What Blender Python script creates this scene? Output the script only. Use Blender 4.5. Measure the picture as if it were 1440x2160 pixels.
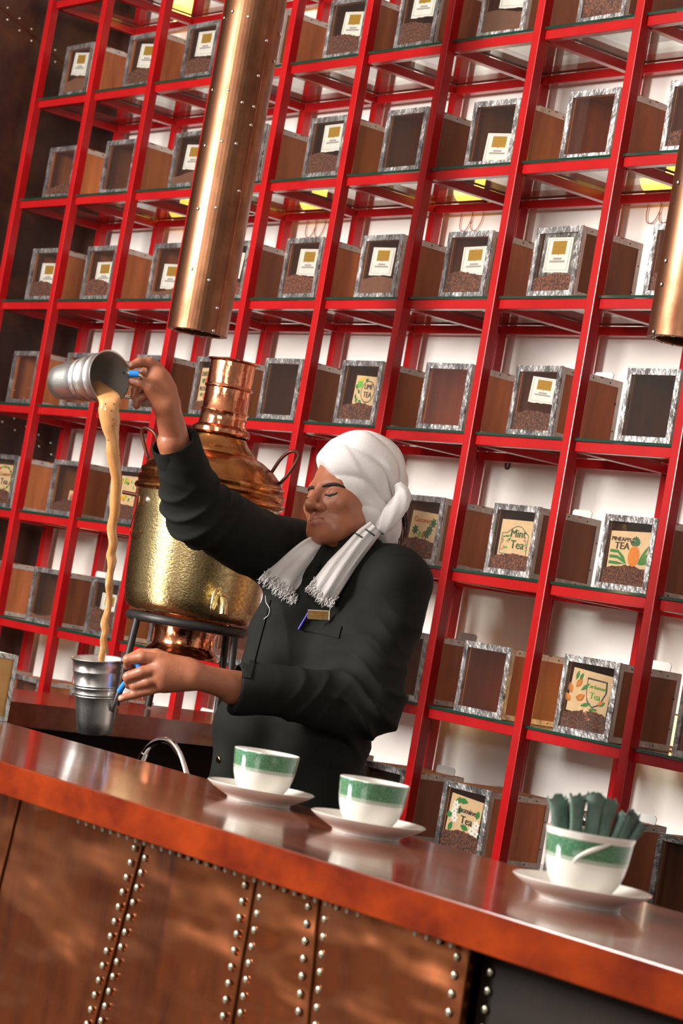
import bpy, bmesh, math, random
import numpy as np
from mathutils import Vector, Matrix
from mathutils.bvhtree import BVHTree

for _o in list(bpy.data.objects):
    bpy.data.objects.remove(_o, do_unlink=True)
scene = bpy.context.scene
C = scene.collection
random.seed(7)
rng = np.random.RandomState(5)

# ------------------------------------------------------------------ camera
FPX = 5123.0
YAW, PITCH, ROLL = math.radians(53.398), math.radians(2.585), math.radians(9.885)
CAM = np.array([7.5976, -3.9912, 1.3])
FW = np.array([-math.sin(YAW) * math.cos(PITCH), math.cos(YAW) * math.cos(PITCH), math.sin(PITCH)])
RH = np.cross(FW, [0, 0, 1.0]); RH /= np.linalg.norm(RH)      # horizontal right
UH = np.cross(RH, FW)
CR = math.cos(ROLL) * RH + math.sin(ROLL) * UH
CU = -math.sin(ROLL) * RH + math.cos(ROLL) * UH
TH = -FW.copy(); TH[2] = 0; TH /= np.linalg.norm(TH)          # horizontal, toward the viewer
ZV = np.array([0, 0, 1.0])

cam_data = bpy.data.cameras.new('camera')
cam_data.sensor_fit = 'VERTICAL'
cam_data.sensor_height = 36.0
cam_data.sensor_width = 24.0
cam_data.lens = FPX / 2160.0 * 36.0
cam_data.clip_start = 0.05
cam_data.dof.use_dof = True
cam_data.dof.focus_distance = 5.3
cam_data.dof.aperture_fstop = 10.0
cam = bpy.data.objects.new('camera', cam_data)
C.objects.link(cam)
m = Matrix(((CR[0], CU[0], -FW[0], CAM[0]), (CR[1], CU[1], -FW[1], CAM[1]), (CR[2], CU[2], -FW[2], CAM[2]), (0, 0, 0, 1)))
cam.matrix_world = m
scene.camera = cam

# ------------------------------------------------------------------ light
world = bpy.data.worlds.new('world')
scene.world = world
world.use_nodes = True
bg = world.node_tree.nodes['Background']
bg.inputs[0].default_value = (1.0, 0.93, 0.86, 1)
bg.inputs[1].default_value = 0.29


def area(name, loc, target, size, energy, col=(1, 1, 1), size_y=None):
    d = bpy.data.lights.new(name, 'AREA')
    d.energy = energy
    d.color = col
    d.shape = 'RECTANGLE'
    d.size = size
    d.size_y = size_y or size
    o = bpy.data.objects.new(name, d)
    C.objects.link(o)
    o.location = loc
    v = Vector(target) - Vector(loc)
    o.rotation_euler = v.to_track_quat('-Z', 'Y').to_euler()
    return o


area('window_or_fill', (2.0, -5.6, 2.7), (2.7, 0, 1.5), 1.3, 500, (1.0, 0.96, 0.91), 1.7)
area('window_or_fill', (6.6, -6.4, 2.9), (4.2, -1.2, 1.1), 1.6, 70, (1.0, 0.95, 0.88), 1.6)  # added soft fill from the viewer's right, no known window there

scene.view_settings.view_transform = 'Standard'
scene.view_settings.look = 'None'
scene.view_settings.exposure = 0.20
scene.view_settings.gamma = 1.0
scene.view_settings.use_curve_mapping = False


# ------------------------------------------------------------------ pixel measurements of the photo -> world points
def ray(px, py):
    return FW * FPX + CR * (px - 720) + CU * (1080 - py)


def at_d(px, py, d):
    return CAM + ray(px, py) * (d / FPX)


def at_y(px, py, y):
    r = ray(px, py); return CAM + r * ((y - CAM[1]) / r[1])


def at_x(px, py, x):
    r = ray(px, py); return CAM + r * ((x - CAM[0]) / r[0])


def at_z(px, py, z):
    r = ray(px, py); return CAM + r * ((z - CAM[2]) / r[2])


# ------------------------------------------------------------------ materials
MATS = {}


def new_mat(name):
    mt = bpy.data.materials.new(name)
    mt.use_nodes = True
    MATS[name] = mt
    nt = mt.node_tree
    return mt, nt, nt.nodes['Principled BSDF']


def nd(nt, t, **kw):
    n = nt.nodes.new(t)
    for k, v in kw.items():
        setattr(n, k, v)
    return n


def pmat(name, col, rough=0.5, metal=0.0, var=None, scale=8.0, stretch=(1, 1, 1), detail=4.0, bump=0.0, bscale=None,
         rand=0.0, coat=0.0, rvar=0.0, emit=None, estr=0.0, sss=0.0, ramp=(0.35, 0.7), spec=None, bstretch=None, bdist=0.01):
    """principled surface with object-space noise between two colours, optional bump and per-object brightness"""
    mt, nt, p = new_mat(name)
    p.inputs['Roughness'].default_value = rough
    p.inputs['Metallic'].default_value = metal
    p.inputs['Coat Weight'].default_value = coat
    p.inputs['Coat Roughness'].default_value = 0.08
    if spec is not None:
        p.inputs['Specular IOR Level'].default_value = spec
    tc = nd(nt, 'ShaderNodeTexCoord')
    out = None
    if var is not None or rvar:
        mp = nd(nt, 'ShaderNodeMapping')
        mp.inputs['Scale'].default_value = stretch
        nt.links.new(tc.outputs['Object'], mp.inputs['Vector'])
        nz = nd(nt, 'ShaderNodeTexNoise')
        nz.inputs['Scale'].default_value = scale
        nz.inputs['Detail'].default_value = detail
        nz.inputs['Roughness'].default_value = 0.62
        nt.links.new(mp.outputs[0], nz.inputs['Vector'])
        if rand:
            oi = nd(nt, 'ShaderNodeObjectInfo')
            ad = nd(nt, 'ShaderNodeVectorMath', operation='ADD')
            sc = nd(nt, 'ShaderNodeMath', operation='MULTIPLY')
            sc.inputs[1].default_value = 37.0
            nt.links.new(oi.outputs['Random'], sc.inputs[0])
            nt.links.new(mp.outputs[0], ad.inputs[0])
            nt.links.new(sc.outputs[0], ad.inputs[1])
            nt.links.new(ad.outputs[0], nz.inputs['Vector'])
    if var is not None:
        rp = nd(nt, 'ShaderNodeValToRGB')
        rp.color_ramp.elements[0].position = ramp[0]
        rp.color_ramp.elements[1].position = ramp[1]
        rp.color_ramp.elements[0].color = (*col, 1)
        rp.color_ramp.elements[1].color = (*var, 1)
        nt.links.new(nz.outputs['Fac'], rp.inputs['Fac'])
        out = rp.outputs['Color']
        if rand:
            mx = nd(nt, 'ShaderNodeMapRange')
            mx.inputs['To Min'].default_value = 1 - rand
            mx.inputs['To Max'].default_value = 1 + rand
            nt.links.new(oi.outputs['Random'], mx.inputs['Value'])
            vm = nd(nt, 'ShaderNodeVectorMath', operation='SCALE')
            nt.links.new(out, vm.inputs[0])
            nt.links.new(mx.outputs[0], vm.inputs['Scale'])
            out = vm.outputs[0]
        nt.links.new(out, p.inputs['Base Color'])
    else:
        p.inputs['Base Color'].default_value = (*col, 1)
    if rvar:
        mr = nd(nt, 'ShaderNodeMapRange')
        mr.inputs['From Min'].default_value = 0.3
        mr.inputs['From Max'].default_value = 0.7
        mr.inputs['To Min'].default_value = max(0.02, rough - rvar)
        mr.inputs['To Max'].default_value = min(1, rough + rvar)
        nt.links.new(nz.outputs['Fac'], mr.inputs['Value'])
        nt.links.new(mr.outputs[0], p.inputs['Roughness'])
    if bump:
        mp2 = nd(nt, 'ShaderNodeMapping')
        mp2.inputs['Scale'].default_value = bstretch or stretch
        nt.links.new(tc.outputs['Object'], mp2.inputs['Vector'])
        n2 = nd(nt, 'ShaderNodeTexNoise')
        n2.inputs['Scale'].default_value = bscale or scale * 3
        n2.inputs['Detail'].default_value = 3.0
        nt.links.new(mp2.outputs[0], n2.inputs['Vector'])
        b = nd(nt, 'ShaderNodeBump')
        b.inputs['Strength'].default_value = bump
        b.inputs['Distance'].default_value = bdist
        nt.links.new(n2.outputs['Fac'], b.inputs['Height'])
        nt.links.new(b.outputs[0], p.inputs['Normal'])
    if emit:
        p.inputs['Emission Color'].default_value = (*emit, 1)
        p.inputs['Emission Strength'].default_value = estr
    if sss:
        p.inputs['Subsurface Weight'].default_value = sss
        p.inputs['Subsurface Radius'].default_value = (0.012, 0.005, 0.003)
    return mt


def thin_glass(name, tint, refl=1.0, rough=0.0, haze=None, hazef=0.0):
    mt, nt, p = new_mat(name)
    nt.nodes.remove(p)
    o = nt.nodes['Material Output']
    tr = nd(nt, 'ShaderNodeBsdfTransparent')
    tr.inputs[0].default_value = (*tint, 1)
    gl = nd(nt, 'ShaderNodeBsdfGlossy')
    gl.inputs['Roughness'].default_value = rough
    lw = nd(nt, 'ShaderNodeLayerWeight')
    lw.inputs['Blend'].default_value = 0.5
    pw = nd(nt, 'ShaderNodeMath', operation='POWER')
    pw.inputs[1].default_value = 4.0
    nt.links.new(lw.outputs['Facing'], pw.inputs[0])
    mu = nd(nt, 'ShaderNodeMath', operation='MULTIPLY_ADD')
    mu.inputs[1].default_value = refl
    mu.inputs[2].default_value = 0.035 * refl
    mu.use_clamp = True
    nt.links.new(pw.outputs[0], mu.inputs[0])
    mx = nd(nt, 'ShaderNodeMixShader')
    nt.links.new(mu.outputs[0], mx.inputs[0])
    last = tr.outputs[0]
    if haze:
        df = nd(nt, 'ShaderNodeBsdfDiffuse')
        df.inputs[0].default_value = (*haze, 1)
        m0 = nd(nt, 'ShaderNodeMixShader')
        m0.inputs[0].default_value = hazef
        nt.links.new(tr.outputs[0], m0.inputs[1])
        nt.links.new(df.outputs[0], m0.inputs[2])
        last = m0.outputs[0]
    nt.links.new(last, mx.inputs[1])
    nt.links.new(gl.outputs[0], mx.inputs[2])
    nt.links.new(mx.outputs[0], o.inputs['Surface'])
    return mt


pmat('red_paint', (0.34, 0.005, 0.007), 0.25, var=(0.41, 0.008, 0.009), scale=6, rand=0.05, spec=0.5)
pmat('white_wall', (0.80, 0.755, 0.71), 0.6, var=(0.86, 0.82, 0.78), scale=2.2, bump=0.05, bscale=60)
pmat('dark_metal_wall', (0.035, 0.013, 0.010), 0.42, 0.35, var=(0.115, 0.042, 0.018), scale=5.0, stretch=(1, 1.0, 1.0), detail=8, ramp=(0.45, 0.8), bump=0.15, bscale=25)
pmat('floor_tile', (0.06, 0.035, 0.025), 0.4, var=(0.09, 0.05, 0.035), scale=3)
pmat('ceiling_paint', (0.55, 0.5, 0.45), 0.8)
pmat('box_wood', (0.23, 0.060, 0.020), 0.5, var=(0.54, 0.180, 0.060), scale=9, stretch=(1.6, 1.6, 0.22), detail=8, rand=0.45, bump=0.05, ramp=(0.3, 0.72))
pmat('pale_wood', (0.52, 0.27, 0.075), 0.45, var=(0.66, 0.38, 0.12), scale=6, stretch=(1, 0.3, 3.0), detail=6)
pmat('trim_strip', (0.50, 0.44, 0.40), 0.42, 0.35, var=(0.66, 0.60, 0.55), scale=24, rand=0.15, bump=0.3, bscale=50)
pmat('foil', (0.34, 0.335, 0.345), 0.36, 0.9, var=(0.66, 0.645, 0.63), scale=24, detail=6, rand=0.12, bump=0.5, bscale=55, rvar=0.14)
pmat('nail', (0.03, 0.02, 0.02), 0.5, 0.5)
pmat('tea', (0.040, 0.011, 0.006), 0.75, var=(0.36, 0.105, 0.045), scale=190, detail=2, rand=0.25, bump=1.0, bscale=230, ramp=(0.42, 0.75), bdist=0.004)
pmat('tea_powder', (0.13, 0.050, 0.024), 0.8, var=(0.17, 0.065, 0.032), scale=60, rand=0.15)
pmat('card_white', (0.80, 0.80, 0.77), 0.5, var=(0.70, 0.69, 0.66), scale=20)
pmat('card_kraft', (0.62, 0.43, 0.24), 0.6, var=(0.70, 0.50, 0.29), scale=40)
pmat('gold_print', (0.42, 0.24, 0.02), 0.35, 0.3, var=(0.50, 0.30, 0.03), scale=90)
pmat('print_black', (0.02, 0.015, 0.02), 0.6)
pmat('print_grey', (0.33, 0.31, 0.30), 0.6)
pmat('print_green', (0.02, 0.19, 0.035), 0.6)
pmat('print_lime', (0.12, 0.42, 0.05), 0.6)
pmat('print_dgreen', (0.015, 0.10, 0.035), 0.6)
pmat('print_red', (0.60, 0.03, 0.025), 0.6)
pmat('print_pink', (0.62, 0.16, 0.20), 0.6)
pmat('print_orange', (0.70, 0.22, 0.015), 0.6, var=(0.50, 0.13, 0.01), scale=240)
pmat('print_yellow', (0.75, 0.45, 0.03), 0.6)
pmat('print_white', (0.82, 0.80, 0.76), 0.6)
pmat('print_brown', (0.36, 0.13, 0.02), 0.6)
thin_glass('box_glass', (0.94, 0.93, 0.91), 0.9, 0.02, (0.6, 0.55, 0.5), 0.012)
thin_glass('shelf_glass', (0.86, 0.92, 0.88), 1.0, 0.0)
pmat('glass_edge', (0.004, 0.035, 0.022), 0.12, spec=0.8)
pmat('plastic_tab', (0.62, 0.62, 0.60), 0.3)
pmat('copper_pipe', (0.34, 0.160, 0.086), 0.36, 1.0, var=(0.115, 0.046, 0.024), scale=6.5, stretch=(1, 1, 0.6), detail=8, ramp=(0.36, 0.68), rvar=0.08, bump=0.06, bscale=9)
pmat('copper_dark', (0.16, 0.055, 0.02), 0.35, 1.0, var=(0.32, 0.10, 0.035), scale=9)
pmat('copper_panel', (0.54, 0.172, 0.064), 0.25, 1.0, var=(0.115, 0.034, 0.017), scale=7.0, stretch=(2.4, 1, 0.40), detail=10, ramp=(0.36, 0.70), rvar=0.10, bump=0.7, bscale=2.4, bstretch=(0.9, 1, 1.8), bdist=0.06)
pmat('shaded_panel', (0.009, 0.005, 0.003), 0.55, 0.0, var=(0.022, 0.009, 0.004), scale=6, detail=6, spec=0.2)  # copper right of the last riveted seam, its dark reflection put into the colour
pmat('rivet_steel', (0.72, 0.70, 0.66), 0.28, 1.0)
pmat('rivet_pale', (0.60, 0.56, 0.42), 0.32, 0.9, var=(0.4, 0.36, 0.26), scale=300)
pmat('mahogany', (0.155, 0.032, 0.012), 0.17, var=(0.25, 0.055, 0.016), scale=7, stretch=(0.45, 3.0, 3.0), detail=8, coat=0.55, rvar=0.05)
pmat('mahogany_edge', (0.105, 0.0075, 0.0004), 0.5, var=(0.27, 0.030, 0.0008), scale=8, stretch=(1.0, 2.0, 1.6), detail=8, ramp=(0.33, 0.66), spec=0.05)
pmat('dark_cabinet', (0.012, 0.006, 0.004), 0.7, spec=0.1)
pmat('copper_shiny', (0.72, 0.30, 0.17), 0.17, 1.0, var=(0.50, 0.17, 0.075), scale=16, detail=5, bump=0.40, bscale=30, rvar=0.06, bdist=0.006)
pmat('brass_body', (0.50, 0.395, 0.205), 0.27, 1.0, var=(0.33, 0.235, 0.095), scale=95, stretch=(1, 1, 1.7), detail=3, bump=0.40, bscale=150, rvar=0.07, bdist=0.0022)
pmat('brass_dome', (0.58, 0.27, 0.095), 0.20, 1.0, var=(0.34, 0.12, 0.04), scale=14, detail=6, bump=0.3, bscale=40, bdist=0.005)
pmat('brass_tap', (0.80, 0.66, 0.34), 0.14, 1.0)
pmat('iron', (0.018, 0.017, 0.017), 0.45, 0.3, var=(0.03, 0.026, 0.024), scale=40)
pmat('iron_rust', (0.10, 0.03, 0.018), 0.4, 0.6)
pmat('steel', (0.78, 0.77, 0.75), 0.33, 1.0, var=(0.58, 0.57, 0.56), scale=30, stretch=(1, 1, 0.3), detail=7, rvar=0.07, bump=0.05, bscale=500)
pmat('steel_in', (0.62, 0.58, 0.54), 0.45, 0.8, var=(0.74, 0.70, 0.66), scale=9)
pmat('chrome', (0.80, 0.79, 0.80), 0.08, 1.0)
pmat('blue_sleeve', (0.02, 0.22, 0.66), 0.35)
pmat('milk_tea', (0.56, 0.255, 0.085), 0.10, var=(0.68, 0.345, 0.135), scale=24, coat=1.0, sss=0.1)
pmat('tea_bubble', (0.16, 0.05, 0.015), 0.3)
pmat('porcelain', (0.83, 0.80, 0.74), 0.12, coat=0.5)
pmat('sachet_green', (0.070, 0.120, 0.095), 0.55, var=(0.16, 0.245, 0.20), scale=30, rand=0.2)
pmat('skin', (0.345, 0.120, 0.060), 0.40, var=(0.44, 0.160, 0.084), scale=26, detail=5, sss=0.06, bump=0.06, bscale=260)
pmat('lips', (0.38, 0.125, 0.100), 0.33)
pmat('nailskin', (0.58, 0.28, 0.20), 0.3)
pmat('hair', (0.008, 0.006, 0.005), 0.5)
pmat('brow_hair', (0.022, 0.010, 0.007), 0.7)
pmat('eyewhite', (0.62, 0.56, 0.50), 0.2)
pmat('jacket_cloth', (0.0060, 0.0066, 0.0052), 0.82, var=(0.0095, 0.0103, 0.0080), scale=7, bump=0.2, bscale=700, spec=0.22)
pmat('jacket_inside', (0.004, 0.004, 0.004), 0.9)
pmat('trouser_cloth', (0.010, 0.010, 0.010), 0.8)
pmat('white_cloth', (0.72, 0.69, 0.68), 0.8, var=(0.80, 0.77, 0.76), scale=5, bump=0.2, bscale=500)
pmat('stripe_cloth', (0.045, 0.07, 0.065), 0.8)
pmat('badge_gold', (0.66, 0.38, 0.10), 0.25, 0.7, var=(0.86, 0.60, 0.28), scale=160)
pmat('pen_blue', (0.045, 0.03, 0.36), 0.3)
pmat('amber_lamp', (0.9, 0.6, 0.15), 0.4, emit=(1.0, 0.55, 0.10), estr=7.0)
pmat('wire_red', (0.30, 0.05, 0.05), 0.5)
pmat('wire_black', (0.01, 0.01, 0.01), 0.5)


def cup_mat(name, z0, z1):
    """white glaze with a green crackle band between two heights, grey at its lower edge"""
    mt, nt, p = new_mat(name)
    p.inputs['Roughness'].default_value = 0.14
    p.inputs['Coat Weight'].default_value = 0.5
    tc = nd(nt, 'ShaderNodeTexCoord')
    sx = nd(nt, 'ShaderNodeSeparateXYZ')
    nt.links.new(tc.outputs['Object'], sx.inputs[0])
    vo = nd(nt, 'ShaderNodeTexVoronoi')
    vo.inputs['Scale'].default_value = 330
    nt.links.new(tc.outputs['Object'], vo.inputs['Vector'])
    rp = nd(nt, 'ShaderNodeValToRGB')
    rp.color_ramp.elements[0].color = (0.028, 0.115, 0.055, 1)
    rp.color_ramp.elements[1].color = (0.11, 0.27, 0.15, 1)
    rp.color_ramp.elements[1].position = 0.75
    nt.links.new(vo.outputs['Distance'], rp.inputs['Fac'])
    mr = nd(nt, 'ShaderNodeMapRange')
    mr.inputs['From Min'].default_value = z0 - 0.002
    mr.inputs['From Max'].default_value = z1 + 0.002
    nt.links.new(sx.outputs['Z'], mr.inputs['Value'])
    band = nd(nt, 'ShaderNodeValToRGB')
    cr = band.color_ramp
    cr.interpolation = 'LINEAR'
    cr.elements[0].position = 0.0; cr.elements[0].color = (0, 0, 0, 1)
    cr.elements[1].position = 1.0; cr.elements[1].color = (0, 0, 0, 1)
    for pos, v in ((0.06, 0.0), (0.10, 0.55), (0.22, 0.6), (0.27, 1.0), (0.95, 1.0), (0.985, 0.0)):
        e = cr.elements.new(pos); e.color = (v, v, v, 1)
    nt.links.new(mr.outputs[0], band.inputs['Fac'])
    # keep the band on the outer wall only
    mx = nd(nt, 'ShaderNodeMix', data_type='RGBA')
    mx.inputs['A'].default_value = (0.83, 0.80, 0.74, 1)
    nt.links.new(band.outputs['Color'], mx.inputs['Factor'])
    nt.links.new(rp.outputs['Color'], mx.inputs['B'])
    nt.links.new(mx.outputs['Result'], p.inputs['Base Color'])
    return mt


cup_mat('cup_glaze', 0.040, 0.0705)
cup_mat('cup_glaze_wide', 0.046, 0.074)


# ------------------------------------------------------------------ mesh helpers
class MB:
    def __init__(s):
        s.v = []; s.f = []; s.mi = []

    def add(s, verts, faces, mi=0):
        n = len(s.v)
        s.v += [tuple(float(c) for c in q) for q in verts]
        s.f += [tuple(i + n for i in fc) for fc in faces]
        s.mi += [mi] * len(faces)
        return s

    def box(s, x0, x1, y0, y1, z0, z1, mi=0, T=None):
        vs = [(x0, y0, z0), (x1, y0, z0), (x1, y1, z0), (x0, y1, z0), (x0, y0, z1), (x1, y0, z1), (x1, y1, z1), (x0, y1, z1)]
        if T is not None:
            vs = [T @ Vector(q) for q in vs]
        return s.add(vs, [(0, 3, 2, 1), (4, 5, 6, 7), (0, 1, 5, 4), (1, 2, 6, 5), (2, 3, 7, 6), (3, 0, 4, 7)], mi)

    def cbox(s, x0, x1, y0, y1, z0, z1, b=0.002, mi=0):
        """box with chamfered edges"""
        bm = bmesh.new()
        bmesh.ops.create_cube(bm, size=1)
        for q in bm.verts:
            q.co = Vector((x0 if q.co.x < 0 else x1, y0 if q.co.y < 0 else y1, z0 if q.co.z < 0 else z1))
        bmesh.ops.bevel(bm, geom=list(bm.edges), offset=b, segments=2, affect='EDGES', profile=0.6)
        bm.verts.index_update()
        s.add([q.co for q in bm.verts], [[q.index for q in fc.verts] for fc in bm.faces], mi)
        bm.free()
        return s

    def prism(s, poly, z0, z1, mi=0, T=None):
        """polygon (x,y) extruded along z, counter-clockwise"""
        n = len(poly)
        vs = [(x, y, z0) for x, y in poly] + [(x, y, z1) for x, y in poly]
        if T is not None:
            vs = [T @ Vector(q) for q in vs]
        fs = [tuple(range(n - 1, -1, -1)), tuple(range(n, 2 * n))] + [(i, (i + 1) % n, n + (i + 1) % n, n + i) for i in range(n)]
        return s.add(vs, fs, mi)

    def lathe(s, prof, seg=48, mi=0, T=None, close=False):
        """profile [(r,z)...] turned about z; mi may be a list per profile span"""
        vs = []
        for r, z in prof:
            for k in range(seg):
                a = 2 * math.pi * k / seg
                vs.append((r * math.cos(a), r * math.sin(a), z))
        if T is not None:
            vs = [T @ Vector(q) for q in vs]
        n0 = len(s.v)
        s.v += [tuple(float(c) for c in q) for q in vs]
        m = len(prof)
        for i in range(m - 1 + (1 if close else 0)):
            i2 = (i + 1) % m
            for k in range(seg):
                k2 = (k + 1) % seg
                s.f.append((n0 + i * seg + k, n0 + i * seg + k2, n0 + i2 * seg + k2, n0 + i2 * seg + k))
                s.mi.append(mi[i] if isinstance(mi, (list, tuple)) else mi)
        return s

    def tube(s, path, rad, seg=12, mi=0, caps=True, flat=None, up=None):
        """tube through points; rad number or list; flat=(a,b) scales the section"""
        P = [Vector(q) for q in path]
        n = len(P)
        R = rad if isinstance(rad, (list, tuple, np.ndarray)) else [rad] * n
        tang = []
        for i in range(n):
            t = P[min(i + 1, n - 1)] - P[max(i - 1, 0)]
            tang.append(t.normalized() if t.length > 1e-9 else Vector((0, 0, 1)))
        ref = Vector(up) if up is not None else (Vector((0, 0, 1)) if abs(tang[0].z) < 0.9 else Vector((1, 0, 0)))
        u = (ref - tang[0] * ref.dot(tang[0])).normalized()
        vs = []
        fa, fb = flat or (1, 1)
        for i in range(n):
            if up is not None:
                u = (ref - tang[i] * ref.dot(tang[i])).normalized()
            else:
                u = (u - tang[i] * u.dot(tang[i])).normalized()
            w = tang[i].cross(u)
            for k in range(seg):
                a = 2 * math.pi * k / seg
                vs.append(P[i] + u * (math.cos(a) * R[i] * fa) + w * (math.sin(a) * R[i] * fb))
        fs = []
        for i in range(n - 1):
            for k in range(seg):
                k2 = (k + 1) % seg
                fs.append((i * seg + k, i * seg + k2, (i + 1) * seg + k2, (i + 1) * seg + k))
        if caps:
            fs.append(tuple(range(seg - 1, -1, -1)))
            fs.append(tuple((n - 1) * seg + k for k in range(seg)))
        return s.add(vs, fs, mi)

    def ball(s, c, r, seg=10, rings=6, mi=0, sc=(1, 1, 1), zmin=-1):
        prof = []
        for i in range(rings + 1):
            a = -math.pi / 2 + math.pi * i / rings
            z = math.sin(a)
            if z < zmin:
                z = zmin
            prof.append((max(1e-5, math.cos(a)) * r, z * r))
        T = Matrix.Translation(Vector(c)) @ Matrix.Diagonal((*sc, 1))
        return s.lathe(prof, seg, mi, T)

    def mesh(s, name, mats, smooth=False, angle=None):
        me = bpy.data.meshes.new(name)
        me.from_pydata(s.v, [], s.f)
        for mt in (mats if isinstance(mats, (list, tuple)) else [mats]):
            me.materials.append(MATS[mt])
        if any(s.mi):
            me.polygons.foreach_set('material_index', s.mi)
        if smooth:
            me.polygons.foreach_set('use_smooth', [True] * len(me.polygons))
            if angle:
                me.set_sharp_from_angle(angle=math.radians(angle))
        me.update()
        return me

    def build(s, name, mats, parent=None, smooth=False, angle=None, w=False):
        if w and parent is not None:            # vertices given in world space, parent empty not rotated
            L = base_of(parent)
            s.v = [(q[0] - L[0], q[1] - L[1], q[2] - L[2]) for q in s.v]
        return obj(name, s.mesh(name, mats, smooth, angle), parent)


def base_of(o):
    L = Vector((0, 0, 0))
    while o is not None:
        L += o.location
        o = o.parent
    return L


def obj(name, me, parent=None):
    o = bpy.data.objects.new(name, me)
    C.objects.link(o)
    if parent is not None:
        o.parent = parent
    return o


def tag(o, label=None, cat=None, group=None, kind=None):
    if label: o['label'] = label
    if cat: o['category'] = cat
    if group: o['group'] = group
    if kind: o['kind'] = kind
    return o


def empty(name, loc=(0, 0, 0), rz=0.0):
    o = bpy.data.objects.new(name, None)
    o.empty_display_size = 0.05
    C.objects.link(o)
    o.location = tuple(float(c) for c in loc)
    o.rotation_euler = (0, 0, rz)
    return o


def frame(origin, x, y, z):
    return Matrix(((x[0], y[0], z[0], origin[0]), (x[1], y[1], z[1], origin[1]), (x[2], y[2], z[2], origin[2]), (0, 0, 0, 1)))


def axis_frame(origin, zdir, xhint=(1, 0, 0)):
    z = Vector(zdir).normalized(); x = Vector(xhint); x = (x - z * x.dot(z)).normalized(); y = z.cross(x)
    return frame(origin, x, y, z)


def spline(pts, n):
    """Catmull-Rom through points (any dimension)"""
    P = np.array(pts, float)
    P = np.vstack([2 * P[0] - P[1], P, 2 * P[-1] - P[-2]])
    out = []
    m = len(P) - 3
    for i in range(n):
        t = i / (n - 1) * m
        k = min(int(t), m - 1); t -= k
        a, b, c, d = P[k], P[k + 1], P[k + 2], P[k + 3]
        out.append(0.5 * ((2 * b) + (-a + c) * t + (2 * a - 5 * b + 4 * c - d) * t * t + (-a + 3 * b - 3 * c + d) * t ** 3))
    return np.array(out)


_text_cache = {}


def text_mesh(txt, size, mat, align='CENTER', ext=0.0003):
    key = (txt, size, mat, align)
    if key in _text_cache:
        return _text_cache[key]
    cu = bpy.data.curves.new('lettering', 'FONT')
    cu.body = txt; cu.size = size; cu.extrude = ext; cu.align_x = align; cu.resolution_u = 2
    o = bpy.data.objects.new('lettering_tmp', cu)
    C.objects.link(o)
    dg = bpy.context.evaluated_depsgraph_get()
    me = bpy.data.meshes.new_from_object(o.evaluated_get(dg))
    me.name = 'lettering'
    me.materials.clear(); me.materials.append(MATS[mat])
    bpy.data.objects.remove(o, do_unlink=True)
    _text_cache[key] = me
    return me


RIVET = {}


def rivet_mesh(r, mat, h=0.5):
    key = (round(r, 5), mat)
    if key not in RIVET:
        prof = [(r, 0), (r * 0.96, r * h * 0.35), (r * 0.78, r * h * 0.72), (r * 0.42, r * h * 0.95), (1e-5, r * h)]
        RIVET[key] = MB().lathe(prof, 10).mesh('rivet', mat, True)
    return RIVET[key]


def rivet(pos, normal, r, mat, parent):
    o = obj('rivet', rivet_mesh(r, mat), parent)
    o.matrix_local = axis_frame(Vector(pos) - base_of(parent), normal, (0.3, 0.2, 1))
    return o


# ------------------------------------------------------------------ the rack grid (measured from the photo)
CW, RHT, DEP, ZT = 0.38457, 0.36, 0.3521, 3.28287
PW = 0.030
NCOL = 11


def zrow(j):
    return ZT - j * RHT


WALL_Y = DEP + 0.055
LEFT_X = -0.05

# ------------------------------------------------------------------ setting
tag(MB().box(-0.6, 11, -8, 1.0, -0.05, 0).build('floor', 'floor_tile'), kind='structure')
tag(MB().box(-0.6, 11, -8, 1.0, 3.95, 4.0).build('ceiling', 'ceiling_paint'), kind='structure')
tag(MB().box(-0.6, 11, WALL_Y, WALL_Y + 0.12, 0, 3.95).build('wall_back', 'white_wall'), kind='structure')
wl = tag(MB().box(-0.25, LEFT_X, -2.6, WALL_Y, 0, 3.95).build('wall_left', 'dark_metal_wall'), kind='structure')
# rivetted diagonal seams of the metal wall panels
for (ya, za, yb, zb) in ((-0.62, 3.419, 0.33, 3.010), (-0.70, 2.117, 0.40, 1.724)):
    a = Vector((LEFT_X + 0.001, ya, za)); b = Vector((LEFT_X + 0.001, yb, zb))
    MB().tube([a, b], 0.0018, 6).build('seam_strip', 'copper_dark', wl)
    d = (b - a).normalized(); nrm = d.cross(Vector((1, 0, 0)))
    L = (b - a).length
    k = 0.02
    while k < L:
        for s_ in (-1, 1):
            rivet(a + d * (k + 0.012 * s_) + nrm * (0.017 * s_), (1, 0, 0), 0.0040, 'rivet_steel', wl)
        k += 0.058

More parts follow.
